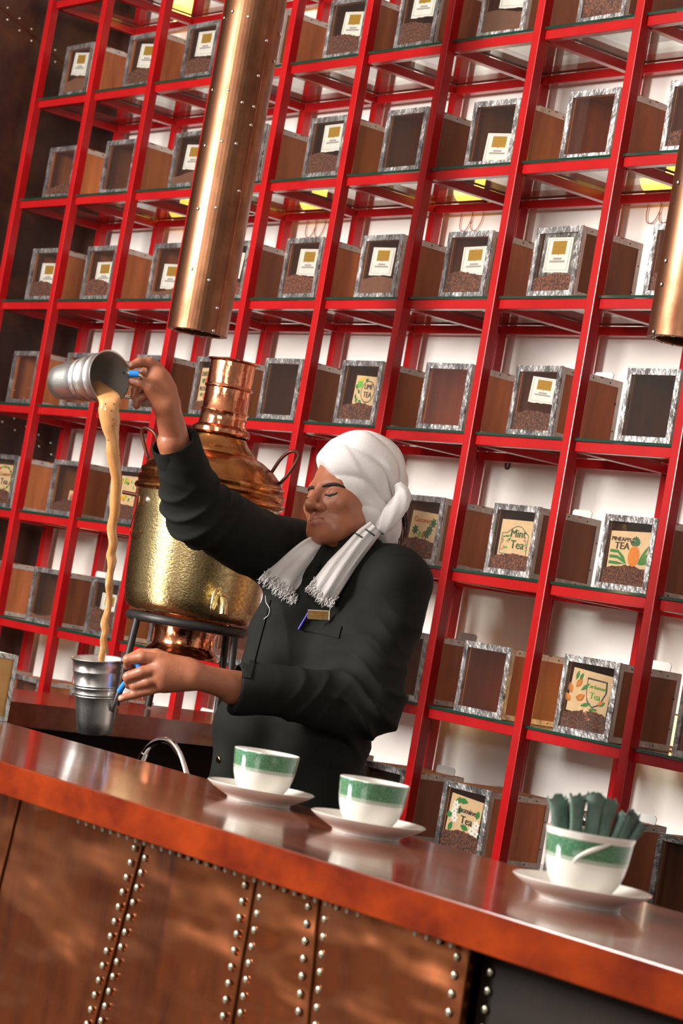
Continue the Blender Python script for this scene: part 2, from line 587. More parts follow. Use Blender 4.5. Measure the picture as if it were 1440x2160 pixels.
# ------------------------------------------------------------------ red steel rack with glass shelves
rack = tag(empty('shelf_rack', (0, 0, 0)), 'tall red steel rack with glass shelves covering the white wall', 'rack')
post_me = MB().cbox(0, PW, 0, PW, 0, 3.85, 0.0022).mesh('post', 'red_paint')
rail_me = MB().cbox(0, CW - PW, 0, 0.025, -0.025, 0, 0.0016).mesh('front_rail', 'red_paint')
side_me = MB().cbox(0, 0.025, 0, DEP - 0.043, -0.025, 0, 0.0016).mesh('side_rail', 'red_paint')
gm = MB().box(0, CW - PW - 0.003, 0, DEP - 0.016, 0.0006, 0.0076)
gm.mi = [0, 0, 1, 1, 1, 1]
glass_me = gm.mesh('glass_shelf', ['shelf_glass', 'glass_edge'])
for i in range(NCOL + 1):
    for y in (0.0, DEP):
        obj('post', post_me, rack).location = (i * CW, y, 0)
for j in range(0, 9):
    z = zrow(j)
    for i in range(NCOL):
        obj('front_rail', rail_me, rack).location = (i * CW + PW, 0.018, z)
        obj('back_rail', rail_me, rack).location = (i * CW + PW, DEP, z)
        obj('glass_shelf', glass_me, rack).location = (i * CW + PW + 0.0015, 0.012, z)
    for i in range(NCOL + 1):
        obj('side_rail', side_me, rack).location = (i * CW + 0.0025, 0.0435, z)

# ------------------------------------------------------------------ tea boxes
BW, BH, BD = 0.185, 0.180, 0.200


def box_meshes():
    t = 0.007
    b = MB()
    b.box(t, BW - t, 0.004, BD, 0, t)                        # bottom
    b.box(0, t, 0.004, BD, 0, BH - 0.004)                    # left
    b.box(BW - t, BW, 0.004, BD, 0, BH - 0.004)              # right
    b.box(t, BW - t, BD - t, BD, t, BH - 0.004)              # back
    b.box(t, t + 0.010, 0.006, 0.014, t, BH - t)             # inner battens behind the glass
    b.box(BW - t - 0.010, BW - t, 0.006, 0.014, t, BH - t)
    b.box(t, BW - t, 0.006, 0.014, BH - t - 0.008, BH - t)
    body = b.mesh('body', 'box_wood')
    r2 = random.Random(3)
    n = 9
    top = MB()
    ed = []
    for k in range(n): ed.append((BW * k / (n - 1) + r2.uniform(-.002, .002), -0.001 + r2.uniform(-.002, .001)))
    for k in range(1, n): ed.append((BW + r2.uniform(-.001, .003), BD * k / (n - 1)))
    for k in range(1, n): ed.append((BW - BW * k / (n - 1), BD + r2.uniform(-.001, .003)))
    for k in range(1, n - 1): ed.append((r2.uniform(-.003, .001), BD - BD * k / (n - 1)))
    top.prism(ed, BH - 0.004, BH)
    lid = top.mesh('lid', 'box_wood')
    s = 0.0145
    o = 0.0028
    fr = MB()
    # four mitred strips of the front frame, bent over the edge
    def strip(poly):
        fr.prism(poly, -o, 0.004, 0, Matrix(((1, 0, 0, 0), (0, 0, 1, 0), (0, 1, 0, 0), (0, 0, 0, 1))))
    a = -0.0012
    strip([(a, a), (s, s), (s, BH - s), (a, BH - a)])
    strip([(BW - a, BH - a), (BW - s, BH - s), (BW - s, s), (BW - a, a)])
    strip([(a, BH - a), (s, BH - s), (BW - s, BH - s), (BW - a, BH - a)])
    strip([(BW - a, a), (BW - s, s), (s, s), (a, a)])
    front = fr.mesh('front_frame', 'foil')
    trims = []
    for x0, x1 in ((-0.0018, 0.0), (BW, BW + 0.0018)):
        et = MB()
        bm_ = bmesh.new()
        ow = [(0.003, 0.001), (BD, 0.001), (BD, BH - 0.001), (0.003, BH - 0.001)]
        iw = [(0.012, 0.014), (BD - 0.013, 0.014), (BD - 0.013, BH - 0.017), (0.012, BH - 0.017)]
        vs = [(x, y, z) for x in (x0, x1) for (y, z) in ow + iw]
        fs = []
        for k in range(4):
            k2 = (k + 1) % 4
            fs += [(k, 4 + k, 4 + k2, k2), (8 + k, 8 + k2, 12 + k2, 12 + k), (k, k2, 8 + k2, 8 + k), (4 + k, 12 + k, 12 + k2, 4 + k2)]
        et.add(vs, fs)
        bm_.free()
        trims.append(et.mesh('edge_trim', 'trim_strip'))
    nm_ = MB()
    nm_.ball((0, 0, 0), 0.0022, 6, 4)
    nailm = nm_.mesh('nail', 'nail')
    glass = MB().box(0.008, BW - 0.008, 0.0005, 0.0025, 0.008, BH - 0.008).mesh('glass_pane', 'box_glass')
    tab = MB()
    tab.prism([(0.0, 0), (0.075, 0), (0.078, 0.016), (0.070, 0.022), (0.006, 0.022), (0.0, 0.016)], 0, 0.002, 0,
              Matrix(((1, 0, 0, 0.09), (0, 0, 1, BD - 0.02), (0, 1, 0, BH - 0.001), (0, 0, 0, 1))))
    tabm = tab.mesh('plastic_tab', 'plastic_tab')
    return body, lid, front, trims, glass, tabm, nailm


BODY, LID, FRONT, TRIM, PANE, TAB, NAIL = box_meshes()
_fills = {}


def fill_mesh(h, mat):
    key = (round(h, 3), mat)
    if key in _fills:
        return _fills[key]
    r2 = random.Random(int(h * 1000))
    nx, ny = 22, 6
    x0, x1, y0, y1, zb = 0.0075, BW - 0.0075, 0.0032, BD - 0.0075, 0.0072
    b = MB()
    top = []
    for iy in range(ny + 1):
        for ix in range(nx + 1):
            x = x0 + (x1 - x0) * ix / nx
            amp = 0.0022 if mat == 'tea' else 0.0006
            z = h + 0.006 * math.sin(x * 28 + h * 90) + r2.uniform(-amp, amp) - 0.004 * math.sin(iy * 1.1)
            top.append((x, y0 + (y1 - y0) * (iy / ny), z))
    b.v = list(top)
    for iy in range(ny):
        for ix in range(nx):
            k = iy * (nx + 1) + ix
            b.f.append((k, k + 1, k + nx + 2, k + nx + 1)); b.mi.append(0)
    # front face of the heap pressed against the pane
    n0 = len(b.v)
    for ix in range(nx + 1):
        b.v.append((top[ix][0], y0, zb))
    for ix in range(nx):
        b.f.append((n0 + ix, n0 + ix + 1, ix + 1, ix)); b.mi.append(0)
    _fills[key] = b.mesh('tea_fill', mat)
    return _fills[key]


XZ = Matrix(((1, 0, 0, 0), (0, 0, 1, 0), (0, 1, 0, 0), (0, 0, 0, 1)))   # (x,y)->(x,z), extrusion along y


class Art:
    """flat print on a card: coordinates in the card plane (u right, v up), metres, card centre at 0"""
    def __init__(s): s.b = {}; s.n = 0

    def mb(s, mat):
        return s.b.setdefault(mat, MB())

    def poly(s, mat, pts):
        s.n += 1
        d = -0.0006 - min(0.0009, 0.00002 * s.n)
        area2 = sum(pts[i][0] * pts[(i + 1) % len(pts)][1] - pts[(i + 1) % len(pts)][0] * pts[i][1] for i in range(len(pts)))
        if area2 < 0: pts = pts[::-1]
        s.mb(mat).prism(pts, d, -0.0002, 0, XZ)

    def ell(s, mat, u, v, a, b, rot=0, n=14):
        c, sn = math.cos(rot), math.sin(rot)
        s.poly(mat, [(u + a * math.cos(t) * c - b * math.sin(t) * sn, v + a * math.cos(t) * sn + b * math.sin(t) * c) for t in [2 * math.pi * k / n for k in range(n)]])

    def leaf(s, mat, u, v, L, w, rot):
        c, sn = math.cos(rot), math.sin(rot)
        pts = []
        for t in (0, .25, .5, .75, 1): pts.append((t * L, w * math.sin(math.pi * t)))
        for t in (.75, .5, .25): pts.append((t * L, -w * math.sin(math.pi * t)))
        s.poly(mat, [(u + x * c - y * sn, v + x * sn + y * c) for x, y in pts])

    def line(s, mat, pts, w):
        for (a, b) in zip(pts[:-1], pts[1:]):
            dx, dy = b[0] - a[0], b[1] - a[1]; L = math.hypot(dx, dy) or 1
            nx, ny = -dy / L * w / 2, dx / L * w / 2
            s.poly(mat, [(a[0] + nx, a[1] + ny), (a[0] - nx, a[1] - ny), (b[0] - nx, b[1] - ny), (b[0] + nx, b[1] + ny)])

    def flower(s, mat, u, v, r, n=6, centre='print_yellow'):
        for k in range(n):
            s.leaf(mat, u, v, r, r * .28, 2 * math.pi * k / n + .3)
        if centre: s.ell(centre, u, v, r * .2, r * .2, 0, 8)

    def build(s, card):
        for mat, b in s.b.items():
            b.build('artwork', mat, card)


def letters(card, txt, size, mat, u, v, align='CENTER', rot=0.0):
    o = obj('lettering', text_mesh(txt, size, mat, align), card)
    o.matrix_local = Matrix.Translation((u, -0.0018, v)) @ Matrix.Rotation(-rot, 4, 'Y') @ Matrix.Rotation(math.pi / 2, 4, 'X')
    return o


def card(parent, u, v, w, h, mat, rot=0.0, ragged=False):
    r2 = random.Random(int(u * 1e4) + int(v * 1e4))
    pts = [(-w / 2, -h / 2)]
    n = 8
    for k in range(1, n): pts.append((-w / 2 + w * k / n, -h / 2 + (r2.uniform(-.002, .002) if ragged else 0)))
    pts += [(w / 2, -h / 2), (w / 2, h / 2), (-w / 2, h / 2)]
    o = MB().prism(pts, -0.0002, 0.0005, 0, XZ).build('label_card', mat, parent)
    o.matrix_local = Matrix.Translation((u, 0.0050, v)) @ Matrix.Rotation(-rot, 4, 'Y')
    return o


def white_card(parent, u, v, w=0.072, h=0.072, rot=-0.08, plate=False):
    if plate:
        c0 = card(parent, u - 0.002, v, w * 1.28, h * 1.25, 'foil', rot)
    c = card(parent, u, v, w, h, 'card_white', rot, True)
    if plate:
        c.location.y -= 0.0012
    a = Art()
    a.poly('gold_print', [(-w * .27, 0.02 * h), (w * .27, 0.02 * h), (w * .27, h * .40), (-w * .27, h * .40)])
    a.poly('gold_print', [(-.002, .02 * h), (0, -.02 * h), (.002, .02 * h)])
    for (vv, ww, hh) in ((-.10, .16, .030), (-.18, .30, .030)):
        a.poly('print_grey', [(-w * ww, (vv - hh) * h), (w * ww, (vv - hh) * h), (w * ww, (vv + hh) * h), (-w * ww, (vv + hh) * h)])
    for vv in (.12, .22, .31):
        a.poly('print_brown', [(-w * .19, (vv) * h), (w * .19, vv * h), (w * .19, (vv + .012) * h), (-w * .19, (vv + .012) * h)])
    q = .42
    a.line('print_grey', [(-w * q, -h * q), (w * q, -h * q), (w * q, h * q * 1.06), (-w * q, h * q * 1.06), (-w * q, -h * q)], 0.0007)
    a.build(c)


def kraft(parent, u, v, w, h, rot=0.0):
    return card(parent, u, v, w, h, 'card_kraft', rot)


def lab_pineapple(p):
    c = kraft(p, .096, .100, .112, .086, 0.03); a = Art()
    letters(c, 'PINEAPPLE', .0135, 'print_black', -.052, .021, 'LEFT', -0.05)
    letters(c, 'TEA', .023, 'print_black', -.041, .0015, 'LEFT', -0.03)
    a.ell('print_orange', .014, -.014, .0155, .0245, 0, 18)
    for k in range(9):
        a.leaf('print_dgreen', .014, .010, .024 - .002 * abs(k - 4), .0042, math.pi / 2 + (k - 4) * .26)
    for k, v0 in enumerate((0.0, -.013, -.027)):
        a.poly('print_green', [(-.052, v0), (-.03, v0 - .001), (-.012, v0 * .6 - .016), (-.004, -.033), (-.012, -.027 + v0 * .25), (-.03, v0 - .008), (-.052, v0 - .007)])
    for k in range(4):
        a.leaf('print_green', .027, -.032, .05 - .007 * k, .0040, 1.05 - .29 * k)
    a.build(c)


def lab_mint(p):
    c = kraft(p, .098, .095, .105, .092); a = Art()
    letters(c, 'Mint', .028, 'print_dgreen', .008, .004)
    letters(c, 'Tea', .030, 'print_dgreen', .010, -.024)
    arc = [(-.045, .012), (-.030, .013), (-.015, .024), (0, .031), (.015, .030), (.028, .020), (.042, .010)]
    a.line('print_dgreen', arc, .0018)
    a.line('print_dgreen', [(-.045, .012), (-.046, -.038), (.042, -.040), (.042, .010)], .0016)
    r2 = random.Random(2)
    for k in range(16):
        a.leaf(['print_lime', 'print_pink', 'print_green'][k % 3], r2.uniform(-.042, -.020), r2.uniform(-.034, .008), .009, .0024, r2.uniform(0, 6))
    for k in range(8):
        a.leaf(['print_lime', 'print_pink'][k % 2], r2.uniform(.030, .038), r2.uniform(-.034, .004), .008, .0022, r2.uniform(0, 6))
    a.build(c)


def lab_cardamom(p):
    c = kraft(p, .094, .100, .118, .096, -0.06); a = Art()
    a.poly('print_black', [(-.014, .034), (.046, .034), (.050, .010), (.036, -.020), (.014, -.030), (-.004, -.018), (-.010, .0)])
    a.poly('card_kraft', [(-.011, .030), (.042, .031), (.046, .010), (.033, -.018), (.014, -.027), (-.001, -.016), (-.008, .0)])
    letters(c, 'Cardamom', .0125, 'print_lime', .0185, .013)
    letters(c, 'Tea', .021, 'print_lime', .0185, -.010)
    r2 = random.Random(4)
    for (u, v, ro) in ((-.034, .012, 1.0), (-.044, -.004, 2.0), (-.030, -.010, .2), (-.044, -.022, 2.4), (-.024, -.016, .7)):
        a.leaf('print_brown', u - .008, v - .006, .026, .0075, ro)
        a.leaf('print_orange', u - .006, v - .003, .020, .0045, ro)
    for (u, v, L, ro) in ((-.046, .022, .022, 1.4), (-.036, .024, .018, 1.1), (-.026, .002, .028, .7), (-.02, -.032, .032, .35), (.006, -.036, .026, .2), (.034, -.022, .020, .6), (.020, -.034, .026, -.5)):
        a.leaf('print_green', u, v, L, .0045, ro)
    for (u, v, ro) in ((-.004, -.036, -.4), (.022, -.040, .2), (.038, -.020, .6)):
        a.leaf('print_orange', u - .008, v, .018, .0042, ro)
    a.build(c)


def lab_jasmine(p):
    c = kraft(p, .092, .102, .108, .092, -0.06); a = Art()
    letters(c, 'Jasmine', .0195, 'print_black', .008, .008)
    letters(c, 'Tea', .027, 'print_black', .010, -.018)
    for (u, v, L, ro) in ((-.034, .018, .026, 1.2), (-.040, -.002, .022, 3.6), (-.036, -.022, .026, -1.9), (-.03, .034, .034, .02), (.040, .002, .022, 1.4), (.020, -.030, .028, 2.9), (.034, -.036, .026, .2), (-.03, .006, .02, .3)):
        a.leaf('print_green', u, v, L, .0075, ro)
    for (u, v) in ((-.034, .020), (-.036, .004), (-.030, -.012), (.044, -.012), (.034, -.028), (.046, -.032)):
        a.flower('print_white', u, v, .0125, 6, 'print_grey')
    a.build(c)


def lab_lime(p):
    c = kraft(p, .118, .098, .104, .078, -0.04); a = Art()
    a.ell('print_black', .010, -.003, .031, .030, 0, 22)
    a.ell('card_kraft', .010, -.003, .0285, .0275, 0, 22)
    letters(c, 'LIME', .0195, 'print_black', .012, .004)
    letters(c, 'TEA', .0215, 'print_black', .012, -.018)
    a.ell('print_lime', -.030, .016, .013, .011, .5)
    a.ell('print_yellow', -.024, .030, .012, .005, .4)
    for (u, v, ro) in ((-.040, .0, 2.0), (-.030, -.022, -2.2), (-.044, -.012, -1.2), (-.010, .026, .3), (-.026, -.028, -.4), (-.036, .002, -.9)):
        a.leaf('print_green', u, v, .017, .0045, ro)
    a.build(c)


def lab_rose(p):
    c = kraft(p, .062, .095, .070, .100); a = Art()
    letters(c, 'DEEP', .0185, 'print_black', -.029, .026, 'LEFT')
    letters(c, 'ROSE', .0185, 'print_black', -.029, -.018, 'LEFT')
    for (u, v, r) in ((.008, .010, .014), (.012, .024, .010), (.004, -.034, .010)):
        a.ell('print_red', u, v, r, r * 1.05)
        a.ell('print_pink', u + .001, v + .001, r * .55, r * .55)
    for (u, v, ro) in ((-.022, .018, -1.0), (-.020, .006, .8), (-.024, -.034, .5)):
        a.leaf('print_green', u, v, .018, .0055, ro)
    a.build(c)


def lab_cranberry(p):
    c = kraft(p, .100, .100, .110, .090); a = Art()
    letters(c, 'Cranberry', .0175, 'print_brown', .012, .008)
    letters(c, 'Tea', .0285, 'print_black', .010, -.020)
    r2 = random.Random(9)
    for k in range(26):
        t = k / 26 * 2 * math.pi
        u, v = .046 * math.cos(t), .037 * math.sin(t)
        a.leaf('print_lime' if k % 2 else 'print_green', u, v, .013, .0040, t + 1.4)
        if k % 3 == 0: a.ell('print_red', u, v, .0042, .0042, 0, 8)
    a.build(c)


def lab_pinkrose(p):
    c = kraft(p, .150, .058, .050, .050, -.05); a = Art()
    for (u, v, r) in ((-.006, .004, .011), (.008, .010, .008), (.006, -.006, .009)):
        a.ell('print_pink', u, v, r, r); a.ell('print_red', u, v, r * .45, r * .45)
    for ro in (2.4, -1.9, -.4):
        a.leaf('print_green', 0, -.008, .018, .004, ro)
    a.build(c)


def lab_yellow(p):
    c = kraft(p, .094, .105, .112, .090); a = Art()
    r2 = random.Random(12)
    for k in range(22):
        u = r2.uniform(-.046, .046); v = (.026 if k % 2 else -.024) + r2.uniform(-.010, .010)
        a.leaf('print_lime' if k % 3 else 'print_green', u, v, .014, .0045, r2.uniform(0, 6))
    for k in range(9):
        a.flower('print_yellow', r2.uniform(-.042, .042), (.026 if k % 2 else -.024) + r2.uniform(-.006, .006), .008, 6, 'print_orange')
    a.build(c)


def lab_coconut(p):
    c = kraft(p, .105, .100, .104, .074, -.05); a = Art()
    letters(c, 'Coconut', .0190, 'print_orange', -.008, .010)
    for (u, v) in ((-.030, -.012), (.026, -.006), (.036, .012), (.018, -.018)):
        for k in range(7):
            a.leaf('print_dgreen', u, v, .014, .0030, k * .9)
    for u, m_ in ((-.010, 'print_lime'), (.004, 'print_brown')):
        a.ell(m_, u, -.022, .0045, .0085)
    a.build(c)


def lab_green(p):
    c = kraft(p, .080, .110, .095, .080); a = Art()
    for k in range(12):
        a.leaf('print_lime' if k % 2 else 'print_green', -.036 + .010 * (k % 5), -.024 + .016 * (k // 4), .020, .006, .7 * k)
    a.build(c)


ORD = ['', 'first', 'second', 'third', 'fourth', 'fifth', 'sixth', 'seventh', 'eighth', 'ninth', 'tenth', 'eleventh']
ROWS = 'abcdefg'
REL = {'a1': .141, 'a2': .175, 'a3': .158, 'a5': .165, 'a6': .124, 'a7': .113, 'a8': .133, 'b1': .148, 'b2': .155, 'b3': .205, 'b5': .175, 'b6': .158, 'b7': .152,
       'b8': .152, 'b9': .143, 'c1': .170, 'c2': .159, 'c3': .190, 'c5': .154, 'c6': .140, 'c7': .142, 'c8': .125, 'c9': .168, 'd1': .165, 'd3': .194, 'd4': .161,
       'd5': .155, 'd6': .153, 'd7': .149, 'd8': .129, 'd9': .168, 'e2': .185, 'e3': .165, 'e7': .142, 'e8': .138, 'e9': .175, 'f2': .173, 'f3': .171, 'f8': .113,
       'f9': .125, 'g8': .126}
# look of every box: (kind of card, card u, v), tea height, fill
W = 'white'
LOOK = {
    'a1': (W, .105, .112, .055, 'tea_powder'), 'a2': (W, .145, .105, .058, 'tea'), 'a3': (W, .112, .112, .062, 'tea'), 'a4': (W, .110, .110, .050, 'tea'),
    'a5': (W, .125, .098, .068, 'tea'), 'a6': (W, .105, .128, .072, 'tea'), 'a7': (W, .128, .118, .070, 'tea_powder'), 'a8': (None, 0, 0, .135, 'tea'),
    'a9': (W, .10, .11, .06, 'tea'), 'a10': (None, 0, 0, .08, 'tea'),
    'b1': (None, 0, 0, .045, 'tea'), 'b2': (None, 0, 0, 0, ''), 'b3': (W, .118, .098, .045, 'tea_powder'), 'b4': (W, .10, .11, .05, 'tea'), 'b5': (W, .128, .118, .070, 'tea'),
    'b6': (None, 0, 0, 0, ''), 'b7': (W, .128, .050, 0, ''), 'b8': (None, 0, 0, 0, ''), 'b9': (None, 0, 0, .055, 'tea'), 'b10': (W, .1, .1, .05, 'tea'),
    'c1': (W, .150, .090, .062, 'tea'), 'c2': (W, .155, .088, .064, 'tea'), 'c3': (W, .118, .074, .032, 'tea_powder'), 'c4': (W, .10, .11, .05, 'tea'), 'c5': (W, .130, .108, .066, 'tea'),
    'c6': (W, .098, .106, .058, 'tea_powder'), 'c7': (W, .185, .100, .066, 'tea'), 'c8': ('plate', .102, .108, .054, 'tea'), 'c9': (None, 0, 0, .060, 'tea'), 'c10': (W, .1, .1, .05, 'tea'),
    'd1': (None, 0, 0, 0, ''), 'd2': (None, 0, 0, 0, ''), 'd3': (None, 0, 0, 0, ''), 'd4': ('rose', 0, 0, .048, 'tea'), 'd5': (None, 0, 0, 0, ''), 'd6': ('lime', 0, 0, .056, 'tea'),
    'd7': (None, 0, 0, 0, ''), 'd8': ('wide', .128, .118, .060, 'tea'), 'd9': (None, 0, 0, 0, ''), 'd10': (W, .1, .1, .05, 'tea'),
    'e1': ('cranberry', 0, 0, .055, 'tea'), 'e2': ('pinkrose', 0, 0, .046, 'tea'), 'e3': ('yellow', 0, 0, .055, 'tea'), 'e4': (W, .1, .1, .05, 'tea'), 'e5': (None, 0, 0, .05, 'tea'),
    'e6': (None, 0, 0, .06, 'tea'), 'e7': ('coconut', 0, 0, .062, 'tea'), 'e8': ('mint', 0, 0, .052, 'tea'), 'e9': ('pineapple', 0, 0, .056, 'tea'), 'e10': (None, 0, 0, 0, ''),
    'f1': (None, 0, 0, 0, ''), 'f2': (None, 0, 0, .03, 'tea_powder'), 'f3': (W, .150, .095, .085, 'tea'), 'f4': (None, 0, 0, 0, ''), 'f5': (None, 0, 0, .04, 'tea'), 'f6': (None, 0, 0, 0, ''),
    'f7': (None, 0, 0, 0, ''), 'f8': (None, 0, 0, 0, ''), 'f9': ('cardamom', 0, 0, .054, 'tea'), 'f10': (None, 0, 0, 0, ''),
    'g1': (None, 0, 0, .05, 'tea'), 'g2': (None, 0, 0, .05, 'tea'), 'g3': (None, 0, 0, .06, 'tea'), 'g4': (None, 0, 0, 0, ''), 'g5': (None, 0, 0, 0, ''), 'g6': (None, 0, 0, 0, ''),
    'g7': (None, 0, 0, .140, 'tea'), 'g8': ('jasmine', 0, 0, .058, 'tea'), 'g9': ('green', 0, 0, .060, 'tea'), 'g10': (None, 0, 0, 0, ''),
}
LABS = {'rose': lab_rose, 'lime': lab_lime, 'cranberry': lab_cranberry, 'pinkrose': lab_pinkrose, 'yellow': lab_yellow, 'coconut': lab_coconut,
        'mint': lab_mint, 'pineapple': lab_pineapple, 'cardamom': lab_cardamom, 'jasmine': lab_jasmine, 'green': lab_green}
NAMES = {'rose': 'red rose card', 'lime': 'round LIME TEA card', 'cranberry': 'berry wreath Tea card', 'pinkrose': 'small pink flower card', 'yellow': 'yellow flower card',
         'coconut': 'orange lettered palm card', 'mint': 'Mint Tea card', 'pineapple': 'PINEAPPLE TEA card', 'cardamom': 'Cardamom Tea card', 'jasmine': 'Jasmine Tea card',
         'green': 'green leaf card', W: 'white and gold card', 'plate': 'foil-backed white card', 'wide': 'wide white card'}
for key, (kind, u, v, th, fm) in LOOK.items():
    r_ = ROWS.index(key[0]) + 1
    c_ = int(key[1:])
    x = (c_ - 1) * CW + REL.get(key, .150 + random.uniform(-.02, .02))
    yaw = math.radians(random.uniform(-2.0, 2.0))
    y = 0.030 + random.uniform(-.004, .006)
    if key in ('c8', 'd8', 'e8'): yaw = math.radians(-3)
    if key in ('f9',): y = 0.020
    t = empty('tea_box', (x, y, zrow(r_) + 0.0082), yaw)
    if key == 'f9': t.scale = (1.07, 1.0, 1.05)
    what = NAMES[kind] if kind else ('no card, filled with tea' if th else 'no card, empty inside')
    where = f'{ORD[r_]} rack row down, {ORD[c_]} from left wall'
    tag(t, f'tea box with {what}, {where}', 'box', 'foil-edged wooden tea boxes on the red rack')
    obj('body', BODY, t); obj('lid', LID, t); obj('front_frame', FRONT, t); 
    for tr_ in TRIM: obj('edge_trim', tr_, t)
    for (yy, zz_) in ((0.03, BH - 0.009), (0.10, BH - 0.008), (0.16, BH - 0.010), (BD - 0.006, 0.05), (BD - 0.007, 0.12), (0.07, 0.007), (0.15, 0.008)):
        obj('nail', NAIL, t).location = (BW + 0.0016, yy + random.uniform(-.008, .006), zz_)
    if key not in ('f1', 'f4'):
        obj('glass_pane', PANE, t)
    if th:
        tag(obj('tea_fill', fill_mesh(th, fm), t), kind='stuff')
    if kind == W: white_card(t, min(u, .119), v, rot=random.uniform(-.10, .02), w=.106, h=.080)
    elif kind == 'plate': white_card(t, u - .006, v, .104, .092, -0.02, True)
    elif kind == 'wide': white_card(t, .116, v, .108, .066, -0.08)
    elif kind:
        LABS[kind](t)
        cd_ = [q for q in t.children if q.name.startswith('label_card')][0]
        kx = {'pineapple': 1.30, 'mint': 1.24, 'cardamom': 1.14, 'jasmine': 1.20, 'coconut': 1.12, 'cranberry': 1.22}.get(kind, 1.0)
        cd_.scale = (kx, 1.0, 1.04)
    if key in ('e8', 'f2', 'f3', 'f7', 'f9', 'f6', 'g2', 'g4', 'g7', 'g9', 'd8'):
        obj('plastic_tab', TAB, t)


# ------------------------------------------------------------------ wall lamps behind the second shelf
LAMPS = [(x, 2, k) for k, x in enumerate((0.50, 1.28, 2.06, 2.85, 3.62))] + [(.27, 0, 0), (1.05, 0, 1)] + [(x, 6, k) for k, x in enumerate((0.11, 1.28, 2.42, 3.22))]
for x, row_, k in LAMPS:
    nm = ['leftmost', 'second', 'third', 'fourth', 'fifth'][k]
    t = tag(empty('wall_lamp', (x, WALL_Y, zrow(row_) + 0.012)), f'{nm} amber lamp on the white wall, ' + {2: 'behind the second rack row', 0: 'above the top rack row', 6: 'behind the sixth rack row'}[row_], 'lamp', 'amber lamps behind the boxes')
    b = MB(); b.box(-.055, .055, -.016, 0, .0, .085); b.build('back_plate', 'iron_rust', t)
    b = MB()
    for q in range(9):
        a0, a1 = math.pi * q / 9, math.pi * (q + 1) / 9
        b.prism([(-.016 - .030 * math.sin(a0), .0425 - .038 * math.cos(a0)), (-.016 - .030 * math.sin(a1), .0425 - .038 * math.cos(a1)), (-.016, .0425)], -.052, .052, 0,
                Matrix(((0, 0, 1, 0), (1, 0, 0, 0), (0, 1, 0, 0), (0, 0, 0, 1))))
    b.build('glass_shade', 'amber_lamp', t)
    if row_ == 2 and k in (2, 3, 1):
        b = MB()
        z0 = -0.03
        for ph in (0, 1):
            pts = spline([(-.03 + .05 * ph, -.008, .0), (-.045 + .05 * ph, -.006, z0 - .010), (-.040 + .05 * ph, -.006, z0 - .045), (-.015 + .05 * ph, -.006, z0 - .048), (.005 + .05 * ph, -.006, z0 - .015), (.010 + .05 * ph, -.008, .0)], 20)
            b.tube(pts, 0.0013, 5)
        b.build('loose_wire', 'wire_red', t)
x, y, z = at_y(1070, 978, WALL_Y - .004)
hk = MB()
hk.tube(spline([(0, 0, .02), (-.008, 0, 0), (-.004, 0, -.014), (.006, 0, -.012), (.009, 0, .004), (.004, 0, .02)], 16), .0022, 6)
o = hk.build('cable_loop', 'wire_black', None, True); o.location = (x, y, z)
tag(o, 'small black cable loop hanging under the fourth rack row at the wall', 'cable')

# ------------------------------------------------------------------ hanging copper pipes
def pipe(px, py, y, rad, rivpx, label, seam):
    cx, cy, cz = at_y(px, py, y)
    t = tag(empty('copper_pipe', (cx, cy, cz)), label, 'pipe', 'riveted copper pipes hanging from the ceiling')
    H = 3.95 - cz
    b = MB()
    b.lathe([(rad, 0), (rad, H), (rad - .003, H), (rad - .003, 0)], 72, 0, None, True)
    b.build('tube', 'copper_pipe', t, True, 40)
    MB().lathe([(rad - .003, .004), (rad - .018, .004), (rad - .018, .0), (rad - .003, .0)], 64, 0, None, True).build('bottom_flange', 'copper_dark', t, True, 30)
    # overlap of the rolled sheet: a raised strip down the pipe
    a0 = seam
    b = MB()
    n = 10
    vs = []
    for k in range(n + 1):
        a = a0 - (1.15 * k / n)
        rr = rad + .0022
        vs.append((rr * math.cos(a), rr * math.sin(a)))
    inner = [((rad - .001) * math.cos(a0 - 1.15 * k / n), (rad - .001) * math.sin(a0 - 1.15 * k / n)) for k in range(n, -1, -1)]
    b.prism((vs + inner)[::-1], 0.0, H)
    b.build('seam_overlap', 'copper_pipe', t)
    MB().tube([((rad + .001) * math.cos(a0), (rad + .001) * math.sin(a0), 0), ((rad + .001) * math.cos(a0), (rad + .001) * math.sin(a0), H)], .0014, 6).build('seam_bead', 'copper_shiny', t)
    for (qx, qy) in rivpx:
        r = ray(qx, qy); ox, oy = CAM[0] - cx, CAM[1] - cy
        A = r[0] ** 2 + r[1] ** 2; B = 2 * (ox * r[0] + oy * r[1]); Cc = ox * ox + oy * oy - (rad + .001) ** 2
        D = B * B - 4 * A * Cc
        if D < 0: continue
        s = (-B - math.sqrt(D)) / (2 * A)
        p = CAM + r * s
        n_ = (p[0] - cx, p[1] - cy, 0)
        if p[2] < cz + .004: continue
        rivet(p + np.array(n_) / rad * .0008, n_, .0044, 'rivet_steel', t)
    for k in range(16):                                    # rivets inside the flange
        a = 2 * math.pi * k / 16
        rivet((cx + (rad - .010) * math.cos(a), cy + (rad - .010) * math.sin(a), cz - .0005), (0, 0, -1), .0038, 'rivet_steel', t)
    return t


